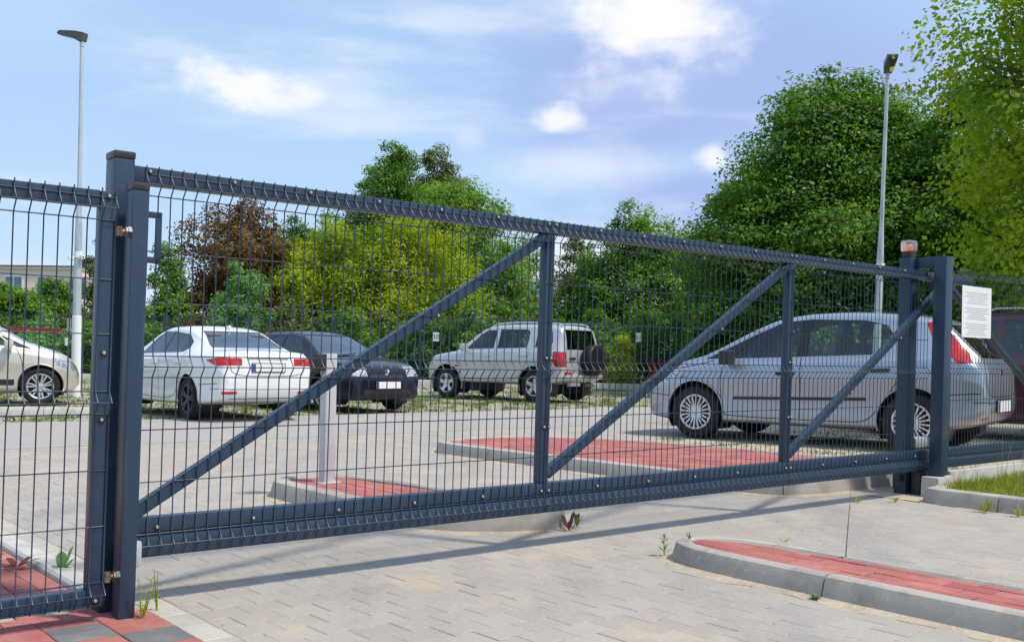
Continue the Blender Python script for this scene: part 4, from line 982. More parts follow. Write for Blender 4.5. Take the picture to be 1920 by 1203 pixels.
OFFR = dict(paint=SILV2, crown=.02,
    top=[(-1.94, .74), (-1.935, .95), (-1.915, 1.12), (-1.84, 1.50), (-1.80, 1.60), (-1.70, 1.645), (-1.4, 1.67), (-.7, 1.69), (-.1, 1.68), (.2, 1.63), (.45, 1.51), (.85, 1.22), (1.02, 1.10), (1.2, 1.06), (1.6, 1.0), (1.85, .93), (2.0, .82), (2.05, .68)],
    bot=[(-1.94, .54), (-1.88, .46), (-1.5, .38), (1.4, .37), (1.9, .42), (2.05, .52)],
    belt=[(-1.94, .66), (-1.9, 1.0), (-1.7, 1.10), (-.5, 1.10), (.5, 1.07), (1.1, 1.02), (1.6, .94), (1.9, .78), (2.05, .60)],
    wid=[(-1.94, .72), (-1.90, .80), (-1.7, .85), (-1.0, .87), (1.0, .87), (1.5, .86), (1.8, .78), (1.98, .64), (2.05, .50)],
    wtop=[(-1.94, .66), (-1.8, .66), (-1.5, .66), (0, .66), (.5, .67), (1.0, .74), (1.3, .78), (1.7, .74), (2.05, .44)],
    wheel_r=.345, rim_r=.215, spokes=5, rim_style='five', rim_mat=ALLOY, axle=(1.24, -1.24), track=.76, wheel_w=.23, arch_r=.42, cabin=(-1.7, 1.0), floor=.45, under=.36, seat_x=.05, rear_seat_x=-.85,
    cuts=[(win, GLASS, 'y', [(.72, 1.13), (-.10, 1.15), (-.10, 1.56), (.18, 1.55), (.38, 1.44)], (1, -1), 0),
          (win, GLASS, 'y', [(-.20, 1.15), (-.98, 1.17), (-1.02, 1.25), (-1.02, 1.52), (-.95, 1.57), (-.20, 1.58)], (1, -1), 0),
          (win, GLASSD, 'y', [(-1.22, 1.18), (-1.62, 1.2), (-1.66, 1.3), (-1.60, 1.53), (-1.22, 1.56)], (1, -1), 0),
          ('windscreen', GLASSW, 'x', [(-.66, 1.12), (.66, 1.12), (.57, 1.57), (-.57, 1.57)], (1,), .2),
          ('rear_window', GLASSD, 'x', [(-.58, 1.14), (.58, 1.14), (.53, 1.57), (-.53, 1.57)], (-1,), 1.6),
          ('tail_lamp', REDL, 'y', [(-1.72, 1.10), (-1.98, 1.08), (-1.98, .76), (-1.78, .77), (-1.70, .9)], (1, -1), (.62,)),
          ('headlamp', LAMPC, 'y', [(1.6, .90), (1.75, .76), (2.06, .74), (2.06, .86), (1.9, .93)], (1, -1), (.40,))],
    seams=[[(.80, 1.1), (.84, .8), (.82, .46)], [(-.15, 1.15), (-.16, .8), (-.15, .46)], [(.82, .46), (0, .45), (-.75, .46), (-.86, .62), (-1.05, .85), (-1.10, 1.15)]],
    end_seams=[([(-.64, 1.5), (-.66, 1.0), (-.64, .66), (0, .65), (.64, .66), (.66, 1.0), (.64, 1.5)], -1)],
    handles=[(.05, .98), (-.92, 1.0)], handle_mat=SILV2, mirror=(.66, 1.10), mirror_mat=SILV2,
    plates=[(-1, .40)], end_boxes=[('reflector', REFL, -1, (.50, .70, .57, .66), .05)], more=[suv_more],
    mouldings=[(.80, .56, -.78, .56, .035, SILV2)])
# ---- white saloon
def sedan_more(t, ry, rx):
    p, _ = rx(0, .93, -1); b = MB(); b.box(p.x - .012, p.x + .01, -.33, .33, .955, .975, .004); obj('boot_trim', b, t, m=CHROME)
    a = MB(); a.box(-.95, -.80, -.02, .02, 1.41, 1.475, .012); obj('roof_aerial', a, t, m=WHT, smooth=40)
    e = MB(); e.tube([(-1.9, -.5, .27), (-2.22, -.5, .27)], .03, 10); obj('exhaust', e, t, m=BLACKP)
SEDAN = dict(paint=WHT,
    top=[(-2.33, .72), (-2.325, .88), (-2.305, .98), (-2.25, 1.035), (-2.05, 1.065), (-1.78, 1.085), (-1.55, 1.15), (-1.15, 1.32), (-.85, 1.405), (-.4, 1.455), (0, 1.45), (.35, 1.39), (.75, 1.22), (1.12, 1.04), (1.3, .985), (1.7, .90), (2.0, .80), (2.2, .68), (2.29, .54)],
    bot=[(-2.33, .48), (-2.28, .36), (-2.1, .29), (-1.5, .23), (1.6, .20), (2.1, .22), (2.29, .36)],
    belt=[(-2.33, .64), (-2.28, .90), (-2.0, .975), (-1.4, .985), (-.6, .965), (.4, .93), (1.1, .89), (1.6, .82), (2.0, .70), (2.29, .46)],
    wid=[(-2.33, .62), (-2.30, .70), (-2.2, .77), (-1.9, .84), (-1.3, .885), (1.3, .885), (1.7, .86), (2.0, .76), (2.2, .58), (2.29, .42)],
    wtop=[(-2.33, .58), (-2.1, .68), (-1.75, .66), (-1.2, .59), (-.5, .60), (.2, .61), (.7, .67), (1.2, .76), (1.7, .74), (2.29, .36)],
    wheel_r=.325, rim_r=.22, spokes=5, rim_style='twin', rim_mat=ALLOYD, axle=(1.35, -1.35), track=.775, wheel_w=.21, cabin=(-1.5, 1.1), seat_x=.1, rear_seat_x=-.75,
    cuts=[(win, GLASSD, 'y', [(.78, 1.0), (-.14, 1.02), (-.16, 1.36), (.1, 1.375), (.40, 1.28)], (1, -1), 0),
          (win, GLASSD, 'y', [(-.24, 1.02), (-1.02, 1.035), (-1.16, 1.10), (-1.10, 1.20), (-.85, 1.32), (-.24, 1.37)], (1, -1), 0),
          ('door_pillar', GDK, 'y', [(-.14, 1.02), (-.24, 1.02), (-.24, 1.37), (-.16, 1.36)], (1, -1), (.5,)),
          ('windscreen', GLASSW, 'x', [(-.66, 1.06), (.66, 1.06), (.53, 1.39), (-.53, 1.39)], (1,), .2),
          ('rear_window', GLASSW, 'x', [(-.60, 1.11), (.60, 1.11), (.47, 1.375), (-.47, 1.375)], (-1,), .7),
          ('tail_lamp', REDL, 'y', [(-1.93, .925), (-2.2, .965), (-2.36, .955), (-2.36, .85), (-2.2, .835)], (1, -1), (.40,)),
          ('headlamp', LAMPC, 'y', [(1.65, .78), (1.9, .64), (2.3, .58), (2.3, .66), (1.9, .82)], (1, -1), (.36,))],
    seams=[[(.84, .98), (.9, .8), (.88, .34)], [(-.19, 1.0), (-.2, .7), (-.19, .32)], [(.88, .33), (0, .30), (-.78, .31), (-.95, .5), (-1.12, .75), (-1.16, 1.05)], [(-1.72, .55), (-2.2, .58)]],
    end_seams=[([(-.60, 1.03), (-.62, .85), (-.56, .70), (0, .69), (.56, .70), (.62, .85), (.60, 1.03)], -1), ([(-.8, .50), (0, .49), (.8, .50)], -1)],
    handles=[(.0, .86), (-.98, .88)], handle_mat=WHT, mirror=(.74, .96), plates=[(-1, .82)], end_boxes=[('reflector', REFL, -1, (.50, .72, .42, .465), .008), ('lower_bumper', BLACKP, -1, (-.6, .6, .30, .36), .004)], more=[sedan_more])
# ---- black hatchback seen from the front
def black_more(t, ry, rx):
    b = MB()
    for y0 in (.15, -.38):
        b.tube([(1.12, y0, .975), (1.05, y0 + .25, 1.0), (.98, y0 + .48, 1.03)], .010, 6)
    obj('wiper', b, t, m=BLACKP)
    p, _ = rx(0, .68, 1); c = MB(); c.lathe([(0, 0), (.055, 0), (.055, .012), (.03, .016), (0, .017)], 20, 'x', (p.x - .004, 0, .70)); obj('round_badge', c, t, m=CHROME, smooth=40)
BLACK = dict(paint=BLK,
    top=[(-2.0, .70), (-1.99, .85), (-1.96, .97), (-1.7, 1.12), (-1.4, 1.30), (-1.2, 1.37), (-.7, 1.41), (-.2, 1.41), (.15, 1.36), (.55, 1.20), (.95, 1.01), (1.12, .955), (1.5, .90), (1.85, .82), (2.02, .73), (2.09, .56)],
    bot=[(-2.0, .42), (-1.9, .32), (-1.5, .23), (1.5, .20), (1.95, .21), (2.09, .30)],
    belt=[(-2.0, .60), (-1.9, .90), (-1.2, .92), (0, .90), (.9, .87), (1.4, .83), (1.85, .74), (2.02, .64), (2.09, .48)],
    wid=[(-2.0, .62), (-1.9, .76), (-1.5, .83), (0, .85), (1.4, .845), (1.75, .82), (1.95, .77), (2.05, .70), (2.09, .62)],
    wtop=[(-2.0, .55), (-1.5, .58), (0, .58), (.5, .62), (1.0, .70), (1.4, .74), (1.85, .70), (2.09, .56)],
    wheel_r=.305, rim_r=.20, spokes=14, rim_style='many', rim_mat=ALLOY, axle=(1.27, -1.30), track=.74, wheel_w=.19, cabin=(-1.5, .95), seat_x=.0, rear_seat_x=-.8,
    cuts=[(win, GLASSD, 'y', [(.66, .95), (-.22, .96), (-.22, 1.32), (.05, 1.32), (.30, 1.22)], (1, -1), 0),
          (win, GLASSD, 'y', [(-.32, .96), (-1.1, .98), (-1.25, 1.05), (-1.0, 1.26), (-.32, 1.33)], (1, -1), 0),
          ('windscreen', GLASSW, 'x', [(-.64, .99), (.64, .99), (.50, 1.345), (-.50, 1.345)], (1,), .0),
          ('rear_window', GLASSD, 'x', [(-.5, 1.0), (.5, 1.0), (.45, 1.32), (-.45, 1.32)], (-1,), 1.0),
          ('headlamp', LAMPC, 'y', [(1.72, .80), (1.80, .66), (2.15, .62), (2.15, .76), (1.9, .82)], (1, -1), (.42,)),
          ('grille', BLACKP, 'x', [(-.36, .60), (.36, .60), (.36, .66), (-.36, .66)], (1,), 1.8),
          ('air_intake', BLACKP, 'x', [(-.50, .26), (.50, .26), (.52, .40), (-.52, .40)], (1,), 1.8)],
    seams=[[(.74, .92), (.8, .6), (.78, .28)], [(-.27, .95), (-.28, .6), (-.27, .28)]], end_seams=[([(-.78, .58), (0, .57), (.78, .58)], 1), ([(-.7, .86), (-.66, .80), (0, .79), (.66, .80), (.7, .86)], 1)],
    handles=[(-.1, .80), (-1.02, .82)], mirror=(.62, .92), mirror_mat=BLACKP, plates=[(1, .48)], more=[black_more])
# ---- beige people carrier, only its front shows
BEIGE = dict(paint=BEI,
    top=[(-2.1, .8), (-2.05, 1.1), (-1.9, 1.45), (-1.6, 1.58), (-.5, 1.63), (.1, 1.58), (.55, 1.38), (1.0, 1.13), (1.25, 1.03), (1.6, .94), (1.85, .82), (2.02, .66), (2.08, .52)],
    bot=[(-2.1, .45), (-1.9, .3), (1.5, .22), (1.95, .24), (2.08, .34)],
    belt=[(-2.1, .7), (-1.9, 1.0), (-.5, 1.0), (.6, .96), (1.2, .90), (1.6, .82), (1.9, .66), (2.08, .46)],
    wid=[(-2.1, .66), (-1.9, .82), (-1, .88), (1.2, .88), (1.6, .84), (1.85, .72), (2.02, .54), (2.08, .40)],
    wtop=[(-2.1, .6), (-1.5, .62), (.3, .64), (.9, .72), (1.3, .76), (1.7, .68), (2.08, .34)],
    wheel_r=.33, rim_r=.225, spokes=7, rim_style='twin', rim_mat=ALLOY, axle=(1.26, -1.35), track=.77, cabin=(-1.7, 1.1),
    cuts=[(win, GLASSD, 'y', [(.78, 1.05), (-.12, 1.07), (-.12, 1.5), (.15, 1.48), (.45, 1.32)], (1, -1), 0),
          (win, GLASSD, 'y', [(-.22, 1.07), (-1.2, 1.09), (-1.2, 1.48), (-.22, 1.51)], (1, -1), 0),
          ('quarter_window', GLASSD, 'y', [(1.12, 1.0), (.86, 1.03), (.60, 1.22), (.64, 1.22)], (1, -1), (.5,)),
          ('windscreen', GLASSW, 'x', [(-.66, 1.1), (.66, 1.1), (.55, 1.52), (-.55, 1.52)], (1,), .1),
          ('headlamp', LAMPC, 'y', [(1.42, .87), (1.6, .72), (2.0, .60), (2.1, .66), (1.9, .78)], (1, -1), (.34,))],
    seams=[[(.86, 1.0), (.98, .75), (.96, .34)], [(-.17, 1.06), (-.18, .34)]], handles=[(.0, .92)], mirror=(.76, 1.0), mirror_mat=BEI, mouldings=[(.84, .40, -.8, .40, .055, BLACKP)])
for _k in ('top', 'bot', 'belt', 'wid', 'wtop'): BEIGE[_k] = [(x if x <= 1.26 else 1.26 + (x - 1.26) * .74, z) for x, z in BEIGE[_k]]
BEIGE['cuts'] = [(a, b_, c_, [(x if (c_ != 'y' or x <= 1.26) else 1.26 + (x - 1.26) * .74, z) for x, z in d_], e_, f_) for a, b_, c_, d_, e_, f_ in BEIGE['cuts']]
def maroon_more(t, ry, rx):
    for y in (.56, -.56):
        r = MB(); r.tube([(.1, y, 1.60), (-.1, y, 1.66), (-1.5, y, 1.66), (-1.75, y, 1.58)], .018, 8); obj('roof_rail', r, t, m=ALLOY, smooth=60)
MARC = dict(BEIGE); MARC.update(paint=MAR, rim_style='five', spokes=5, more=[maroon_more], mouldings=[])
def car_at(sp, label, corner_xy, which, heading, scale):
    """place a car by where one of its wheels stands"""
    h = Vector(heading).normalized(); l = Vector((-h.y, h.x)); ax = sp['axle'][0] if which[0] == 'f' else sp['axle'][1]; ty = sp['track'] * (1 if which[1] == 'l' else -1)
    p = Vector(corner_xy) - h * ax * scale - l * ty * scale
    return make_car(sp, label, (p.x, p.y, 0), h, scale)
car_at(HATCH, 'silver blue hatchback with tall red tail lamps beside the red brick island', (4.57, 11.62), 'rl', (-.785, .62), 1.085)
car_at(OFFR, 'silver off-roader with black spare wheel cover on its tailgate', (.56, 23.3), 'rl', (-.80, .60), 1.05)
car_at(SEDAN, 'white saloon parked tail out beside the black hatchback', (-4.70, 15.1), 'rl', (-.64, .77), .96)
car_at(BLACK, 'black hatchback parked nose out beside the white saloon', (-3.25, 17.9), 'fr', (.70, -.71), 1.0)
car_at(BEIGE, 'beige people carrier parked by the white-footed street lamp', (-8.48, 18.44), 'fr', (.93, .36), 1.0)
car_at(MARC, 'maroon estate with roof rails parked beyond the silver hatchback', (7.6, 13.1), 'rl', (-.785, .62), 1.08)
# ================================================================== PLANTS
def leaves_mesh(name, pos, nrm, size, m, aspect=.55, fold=.18, up=None):
    """one folded diamond leaf per point; pos, nrm (N,3); size (N,)"""
    n = len(pos); nrm = nrm / np.linalg.norm(nrm, axis=1, keepdims=True)
    a = RNG.normal(size=(n, 3)) if up is None else up + RNG.normal(size=(n, 3)) * .5
    t = np.cross(nrm, a); t /= np.linalg.norm(t, axis=1, keepdims=True) + 1e-9; b = np.cross(nrm, t)
    s = size[:, None]
    v = np.empty((n, 4, 3), np.float32)
    v[:, 0] = pos - t * s * .5; v[:, 1] = pos + b * s * aspect * .5 + nrm * s * fold; v[:, 2] = pos + t * s * .5; v[:, 3] = pos - b * s * aspect * .5 + nrm * s * fold
    idx = (np.arange(n)[:, None] * 4 + np.array([0, 1, 2, 3])).ravel()
    return np_mesh(name, v.reshape(-1, 3), 4, idx, m)
def crown_points(lobes, n, flat=.75, clump=.22, shell=.72):
    """lobes: list (cx,cy,cz,rx,ry,rz). clumped leaves spread through and over the lobes"""
    L = np.array(lobes, float); wgt = (L[:, 3] * L[:, 4] + L[:, 3] * L[:, 5]); wgt /= wgt.sum()
    nc = max(20, n // 22); k = RNG.choice(len(L), nc, p=wgt)
    d = RNG.normal(size=(nc, 3)); d /= np.linalg.norm(d, axis=1, keepdims=True)
    r = 1 - (1 - shell) * RNG.random(nc) ** .8 * 1.6; r = np.clip(r, .15, 1.0)
    c = L[k, :3] + d * r[:, None] * L[k, 3:6]
    m = n // nc + 1; ci = np.repeat(np.arange(nc), m)[:n]
    rad = clump * (L[k, 3:6].mean(1) ** .5)[ci]
    off = np.clip(RNG.normal(size=(len(ci), 3)), -1.5, 1.5) * rad[:, None] * np.array([1, 1, flat])
    p = c[ci] + off
    nn = d[ci] * .62 + np.array([.08, -.12, .52]) + RNG.normal(size=(len(ci), 3)) * .42
    return p, nn
def tree(name, label, base, h, rx, ry, z0, leafm, n, leaf, nl=16, shape='round', flat=.6, clump=.2, trunk=.14, group='trees and bushes behind the car park', cat='tree', extra=None, aspect=.55, seed=1, limbs=True, peak=None, shell=.72, squash=1.0):
    global RNG; RNG = np.random.default_rng(seed); rnd = random.Random(seed)
    t = thing(name, label, cat, base, 0, group)
    lobes = []
    hz = h - z0
    nl = int(nl * 1.5)
    for i in range(nl):
        u = (i + .5) / nl; a = i * 2.39996 + rnd.uniform(-.5, .5)
        zz = z0 + hz * (.06 + .86 * u + rnd.uniform(-.05, .05))
        if shape == 'round': k = math.sqrt(max(0.03, 1 - (2 * u - .85) ** 2 / 1.35))
        elif shape == 'dome': k = math.sqrt(max(.02, 1 - u ** 2.0)) * (1.0 if u < .7 else .92)
        elif shape == 'cone': k = 1.02 - u * .82
        else: k = 1 - .35 * abs(u - .45)
        rr = k * rnd.uniform(.50, .98)
        s = (.22 + .15 * k) * rnd.uniform(.7, 1.2)
        lobes.append((math.cos(a) * rx * rr, math.sin(a) * ry * rr, zz, rx * s * 1.1, ry * s * 1.1, min(hz, rx * 2.2) * s * .5 * squash))
    for i in range(7):                                   # shoots that break the outline
        a = rnd.uniform(0, 6.28); u = rnd.uniform(.55, 1.0); k = math.sqrt(max(.02, 1 - u * u)) if shape != 'cone' else 1 - .85 * u; q = rnd.uniform(.07, .13)
        lobes.append((math.cos(a) * rx * k * 1.02, math.sin(a) * ry * k * 1.02, z0 + hz * (u * .97), rx * q, ry * q, rx * q * 1.3))
    lobes.append((0, 0, z0 + hz * .30, rx * .62, ry * .62, hz * .30)); lobes.append((0, 0, z0 + hz * .66, rx * .46, ry * .46, hz * .25))
    lobes.append((0, 0, z0 + hz * .45, rx * .55, ry * .55, hz * .38))
    for e in (extra or []): lobes.append(e)
    p, nn = crown_points(lobes, n, flat, clump, shell)
    p[:, 2] = np.maximum(p[:, 2], .05)
    size = leaf * RNG.uniform(.65, 1.3, len(p))
    tag(obj('crown', leaves_mesh('crown', p, nn, size, leafm, aspect), t), kind='stuff')
    if limbs:
        b = MB(); b.tube([(0, 0, -.1), (rnd.uniform(-.08, .08), 0, h * .25), (rnd.uniform(-.15, .15), rnd.uniform(-.1, .1), h * .55), (0, 0, h * .86)], [trunk, trunk * .8, trunk * .5, trunk * .12], 9)
        obj('trunk', b, t, m=WOOD, smooth=60)
        for l in lobes[:max(5, nl // 2)]:
            q = Vector(l[:3]); st = Vector((0, 0, max(.3, q.z * .55)))
            lb = MB().tube([st, st.lerp(q, .5) + Vector((0, 0, .1)), q], [trunk * .38, trunk * .24, trunk * .06], 6); obj('limb', lb, t, m=WOOD, smooth=60)
    return t
LG_DARK = leaf_mat('leaf_dark', (0.043, 0.102, 0.014), (0.096, 0.206, 0.022), (0.198, 0.360, 0.038), .38)
LG_MID = leaf_mat('leaf_mid', (0.065, 0.136, 0.017), (0.136, 0.266, 0.028), (0.260, 0.425, 0.053), .38)
LG_LIGHT = leaf_mat('leaf_light', (0.085, 0.196, 0.051), (0.153, 0.323, 0.085), (0.272, 0.476, 0.153), .35)
LG_YEL = leaf_mat('leaf_yellow_green', (.13, .215, .012), (.29, .40, .018), (.52, .56, .032), .44)
LG_BROWN = leaf_mat('leaf_copper', (.066, .040, .016), (.155, .085, .028), (.25, .16, .052), .30)
LG_OLIVE = leaf_mat('leaf_olive', (0.076, 0.105, 0.024), (0.139, 0.178, 0.037), (0.221, 0.255, 0.060), .30)
LG_LIND = leaf_mat('leaf_linden', (.095, .195, .015), (.24, .37, .024), (.52, .56, .044), .46)
def T(name, label, px, hw, top, D, z0, lm, n, leaf, **k):
    p = at(px, 660, D); zt = at(px, top, D).z; r = hw / 1920 * D
    k.setdefault('ry_', 1.0); ry = r * k.pop('ry_')
    g_ = gz(p.x, D) - .05
    return tree(name, label, (p.x, D, g_), zt - g_, r, ry, z0, lm, int(n * 1.3), leaf * .76, seed=int(px * 7 + D), **k)
# back row, left to right
T('leafy_tree', 'round green tree below the pink block at the fence end', 15, 80, 535, 41, .4, LG_MID, 20000, .17, nl=14, shape='dome')
T('leafy_tree', 'dark green tree in front of the pink block', 105, 70, 528, 43, .4, LG_DARK, 18000, .17, nl=14, shape='dome')
T('leafy_tree', 'bright green tree hugging the left street lamp', 82, 45, 590, 36, .3, LG_LIGHT, 9000, .14, nl=10)
T('slender_tree', 'slender olive tree just behind the tall gate post', 200, 48, 440, 38, .6, LG_OLIVE, 12000, .14, nl=14, shape='round')
T('leafy_tree', 'loose green bush left of the copper tree', 318, 62, 452, 35, .2, LG_MID, 14000, .13, nl=12, shape='cone', clump=.16)
T('copper_tree', 'copper brown leaved tree with ragged top', 450, 108, 375, 37, .3, LG_BROWN, 36000, .15, nl=22, shape='round', clump=.17)
T('small_tree', 'small pale green tree in front of the copper tree', 455, 58, 487, 33.6, .4, LG_LIGHT, 12000, .12, nl=12, shape='round')
T('leafy_tree', 'dark green tree between the copper and the yellow tree', 560, 70, 392, 41, .4, LG_DARK, 16000, .16, nl=14)
T('yellow_tree', 'broad yellow green tree with weeping leaf sprays', 770, 130, 398, 37, .2, LG_YEL, 40000, .16, nl=30, shape='round', flat=.8, clump=.18, ry_=.8, aspect=.4)
T('yellow_tree', 'lower yellow green tree leaning towards the copper tree', 628, 108, 418, 36, .2, LG_YEL, 32000, .16, nl=24, shape='round', flat=.8, clump=.18, ry_=.8, aspect=.4)
T('tall_tree', 'tall dark green tree rising above the yellow tree', 732, 92, 248, 46, 1.5, LG_DARK, 44000, .17, nl=26, shape='dome', clump=.22)
T('tall_tree', 'tall olive green tree beside the dark peak', 825, 82, 268, 47, 1.5, LG_OLIVE, 40000, .17, nl=24, shape='dome', clump=.22)
T('tall_tree', 'mid green round tree sloping down beside the olive tree', 862, 118, 340, 44, 1.0, LG_MID, 36000, .17, nl=22, shape='round')
T('leafy_tree', 'mid green low tree behind the off-roader', 930, 90, 455, 39, .3, LG_MID, 22000, .15, nl=18, shape='dome')
T('leafy_tree', 'bright green low tree showing under the gate brace', 1000, 52, 520, 41, .3, LG_LIGHT, 10000, .15, nl=10)
T('leafy_tree', 'brown tinged green tree right of the central gate upright', 1085, 62, 442, 40, .4, LG_OLIVE, 16000, .15, nl=14)
T('leafy_tree', 'broad mid green tree behind the second gate panel', 1195, 135, 402, 38, .3, LG_MID, 44000, .16, nl=28, shape='dome', ry_=.7)
T('hornbeam', 'huge dark green hornbeam with layered sprays behind the street lamp', 1585, 268, 122, 27.5, .5, LG_DARK, 150000, .15, nl=84, shape='dome', flat=.28, clump=.26, squash=.55, shell=.6, trunk=.26, ry_=.8)
T('hornbeam', 'dark green tree behind the hatchback bonnet', 1370, 95, 330, 31, .3, LG_DARK, 34000, .15, nl=20, shape='dome', flat=.4)
T('leafy_tree', 'deep green tree between the hornbeam and the linden', 1815, 135, 150, 25, .6, LG_DARK, 62000, .14, nl=28, shape='round', flat=.4, trunk=.2)
T('tall_tree', 'plain green tree rising behind the copper tree', 520, 120, 425, 50, .4, LG_MID, 20000, .2, nl=16, shape='dome')
T('tall_tree', 'plain green tree rising behind the yellow trees', 650, 110, 385, 50, .4, LG_DARK, 20000, .2, nl=16, shape='dome')
T('tall_tree', 'plain green tree between the broad tree and the hornbeam', 1290, 110, 415, 46, .4, LG_MID, 22000, .18, nl=16, shape='dome')
# understory hedge along the far fence
for i, (px, hw, top, lm, lab) in enumerate(((290, 70, 600, LG_MID, 'low green bush behind the white saloon roof'), (380, 70, 590, LG_BROWN, 'low copper bush behind the white saloon'), (540, 60, 560, LG_OLIVE, 'low olive bush by the copper tree foot'), (640, 70, 575, LG_MID, 'low green bush behind the black hatchback'),
        (800, 75, 590, LG_DARK, 'low dark bush behind bay number 30'), (900, 80, 560, LG_MID, 'low green bush above the off-roader bonnet'), (1010, 80, 570, LG_DARK, 'low dark bush behind the off-roader roof'), (1120, 70, 580, LG_DARK, 'low dark bush behind the spare wheel'), (1230, 80, 575, LG_DARK, 'low dark bush above the red bin'),
        (1340, 80, 590, LG_DARK, 'low dark bush above the hatchback bonnet'), (1450, 90, 590, LG_DARK, 'low dark bush behind the hatchback windscreen'), (1580, 100, 560, LG_DARK, 'low dark bush behind the hatchback roof'), (1720, 110, 540, LG_DARK, 'low dark bush behind the portal'), (1850, 110, 540, LG_DARK, 'low dark bush behind the notice'),
        (170, 55, 600, LG_MID, 'low green bush right of the left lamp foot'), (60, 70, 620, LG_LIGHT, 'low bright bush behind the playground'))):
    T('bush', lab, px, hw, top, 33.0 if px < 1300 else 29.5, .05, lm, 6500, .15, nl=10, shape='dome', trunk=.05, cat='bush', limbs=True)
T('bush', 'bright green shrub in front of the far fence beside the off-roader', 1165, 36, 622, 30.2, .15, LG_YEL, 3200, .10, nl=8, shape='cone', trunk=.04, cat='bush')
T('bush', 'small bright sapling beside the bins', 1287, 16, 625, 30.6, .1, LG_LIGHT, 900, .09, nl=6, shape='cone', trunk=.03, cat='bush')
# the near linden on the right, its branches reaching into the picture
lt = tree('linden', 'yellow green linden whose boughs hang in from the right', (8.75, 14.4, 0), 8.4, 2.45, 2.2, 1.9, LG_LIND, 62000, .088, nl=48, shape='round', flat=.55, clump=.20, trunk=.2, group='trees and bushes behind the car park', aspect=.75, seed=5, shell=.8)
b = MB(); rnd = random.Random(3)
for k in range(7):
    a0 = Vector((-1.0, -.2, 4.6 + .1 * k)); d = Vector((-1, rnd.uniform(-.4, .1), rnd.uniform(-.05, .35))).normalized(); pts = [a0]
    for q in range(5): d = (d + Vector((rnd.uniform(-.15, .15), rnd.uniform(-.2, .2), rnd.uniform(-.15, .2)))).normalized(); pts.append(pts[-1] + d * .3)
    b.tube(pts, [.02, .014, .010, .007, .005, .003], 5)
    for q in range(2, 5):
        for _ in range(2):
            e = (d + Vector((rnd.uniform(-.4, .2), rnd.uniform(-.5, .5), rnd.uniform(-.6, .7)))).normalized(); b.tube([pts[q], pts[q] + e * .2, pts[q] + e * .38 + Vector((0, 0, .04))], [.006, .004, .002], 4)
obj('bare_twigs', b, lt, m=WOOD)
# ---- grass and weeds
GRASS = leaf_mat('grass_blade', (.12, .16, .02), (.25, .28, .04), (.42, .38, .12), .4)
def blades(name, pts, hmin, hmax, w, m, lean_=.35, kind='stuff', label=None, cat=None):
    pts = np.asarray(pts, float); n = len(pts); a = RNG.random(n) * 2 * np.pi; h = RNG.uniform(hmin, hmax, n); le = RNG.normal(size=(n, 2)) * lean_
    dx, dy = np.cos(a) * w, np.sin(a) * w; v = np.empty((n, 5, 3))
    o = lambda s, k: np.stack([pts[:, 0] + s * dx + le[:, 0] * h * k, pts[:, 1] + s * dy + le[:, 1] * h * k, pts[:, 2] + h * (1 - .3 * np.abs(le).sum(1) * k).clip(.3, 1) * (k ** .8 if k else 0)], 1)
    v[:, 0] = o(-1, 0); v[:, 1] = o(1, 0); v[:, 2] = o(.7, .5); v[:, 3] = o(-.7, .5); v[:, 4] = o(0, 1.0)
    q = (np.arange(n)[:, None] * 5 + np.array([0, 1, 2, 3, 2, 2, 4, 3])).ravel()
    # quads plus a tip as triangle-like quad
    idx = (np.arange(n)[:, None] * 5 + np.array([0, 1, 2, 0, 2, 3, 3, 2, 4])).ravel()
    me = np_mesh(name, v.reshape(-1, 3), 3, idx, m); o_ = obj(name, me); tag(o_, label, cat, None, kind); return o_
RNG = np.random.default_rng(21)
def sn_scatter(n, s0, s1, n0, n1, z, clump=None):
    s = RNG.uniform(s0, s1, n); q = RNG.uniform(n0, n1, n)
    return np.stack([G0.x + s * DV.x + q * NV.x, G0.y + s * DV.y + q * NV.y, np.full(n, z)], 1)
blades('verge_grass', np.concatenate([sn_scatter(9000, 5.74, 8.2, -2.6, -.22, .07), sn_scatter(1500, 6.05, 8.0, -.3, -.15, .05)]), .03, .13, .0035, GRASS, .5)
blades('tall_grass_stalks', sn_scatter(26, 6.1, 7.8, -.9, -.25, .07), .25, .55, .0022, leaf_mat('dry_stalk', (.20, .17, .07), (.30, .26, .12), (.36, .32, .18), .3), .15)
# clumps of weeds on the gravel
def clumps(nc, per, x0, x1, y0, y1, rad, z=-.02, test=None):
    out = []
    while len(out) < nc:
        x, y = RNG.uniform(x0, x1), RNG.uniform(y0, y1); s, n = SN(x, y)
        if n < 11.0 and test is None: continue
        if test and not test(s, n): continue
        k = max(3, int(per * RNG.uniform(.4, 1.6))); q = RNG.normal(size=(k, 2)) * rad; out.append(np.stack([x + q[:, 0], y + q[:, 1], np.full(k, z + gz(x, y))], 1))
    return np.concatenate(out)
WEED = leaf_mat('weed_leaf', (.06, .11, .02), (.12, .19, .035), (.22, .27, .06), .35)
blades('parking_weeds', clumps(1500, 20, -13, 13, 14, 29.5, .10), .03, .10, .009, WEED, .8)
blades('parking_strip_weeds', clumps(260, 18, 0, 12, 8, 16, .12, test=lambda s, n: s > 7.3 and .4 < n < 4.8), .03, .11, .007, WEED, .8)
blades('kerb_grass', np.stack([RNG.uniform(-16, 16, 7000), RNG.uniform(29.85, 31.0, 7000), np.full(7000, .13)], 1), .08, .28, .012, LG_LIGHT, .4)
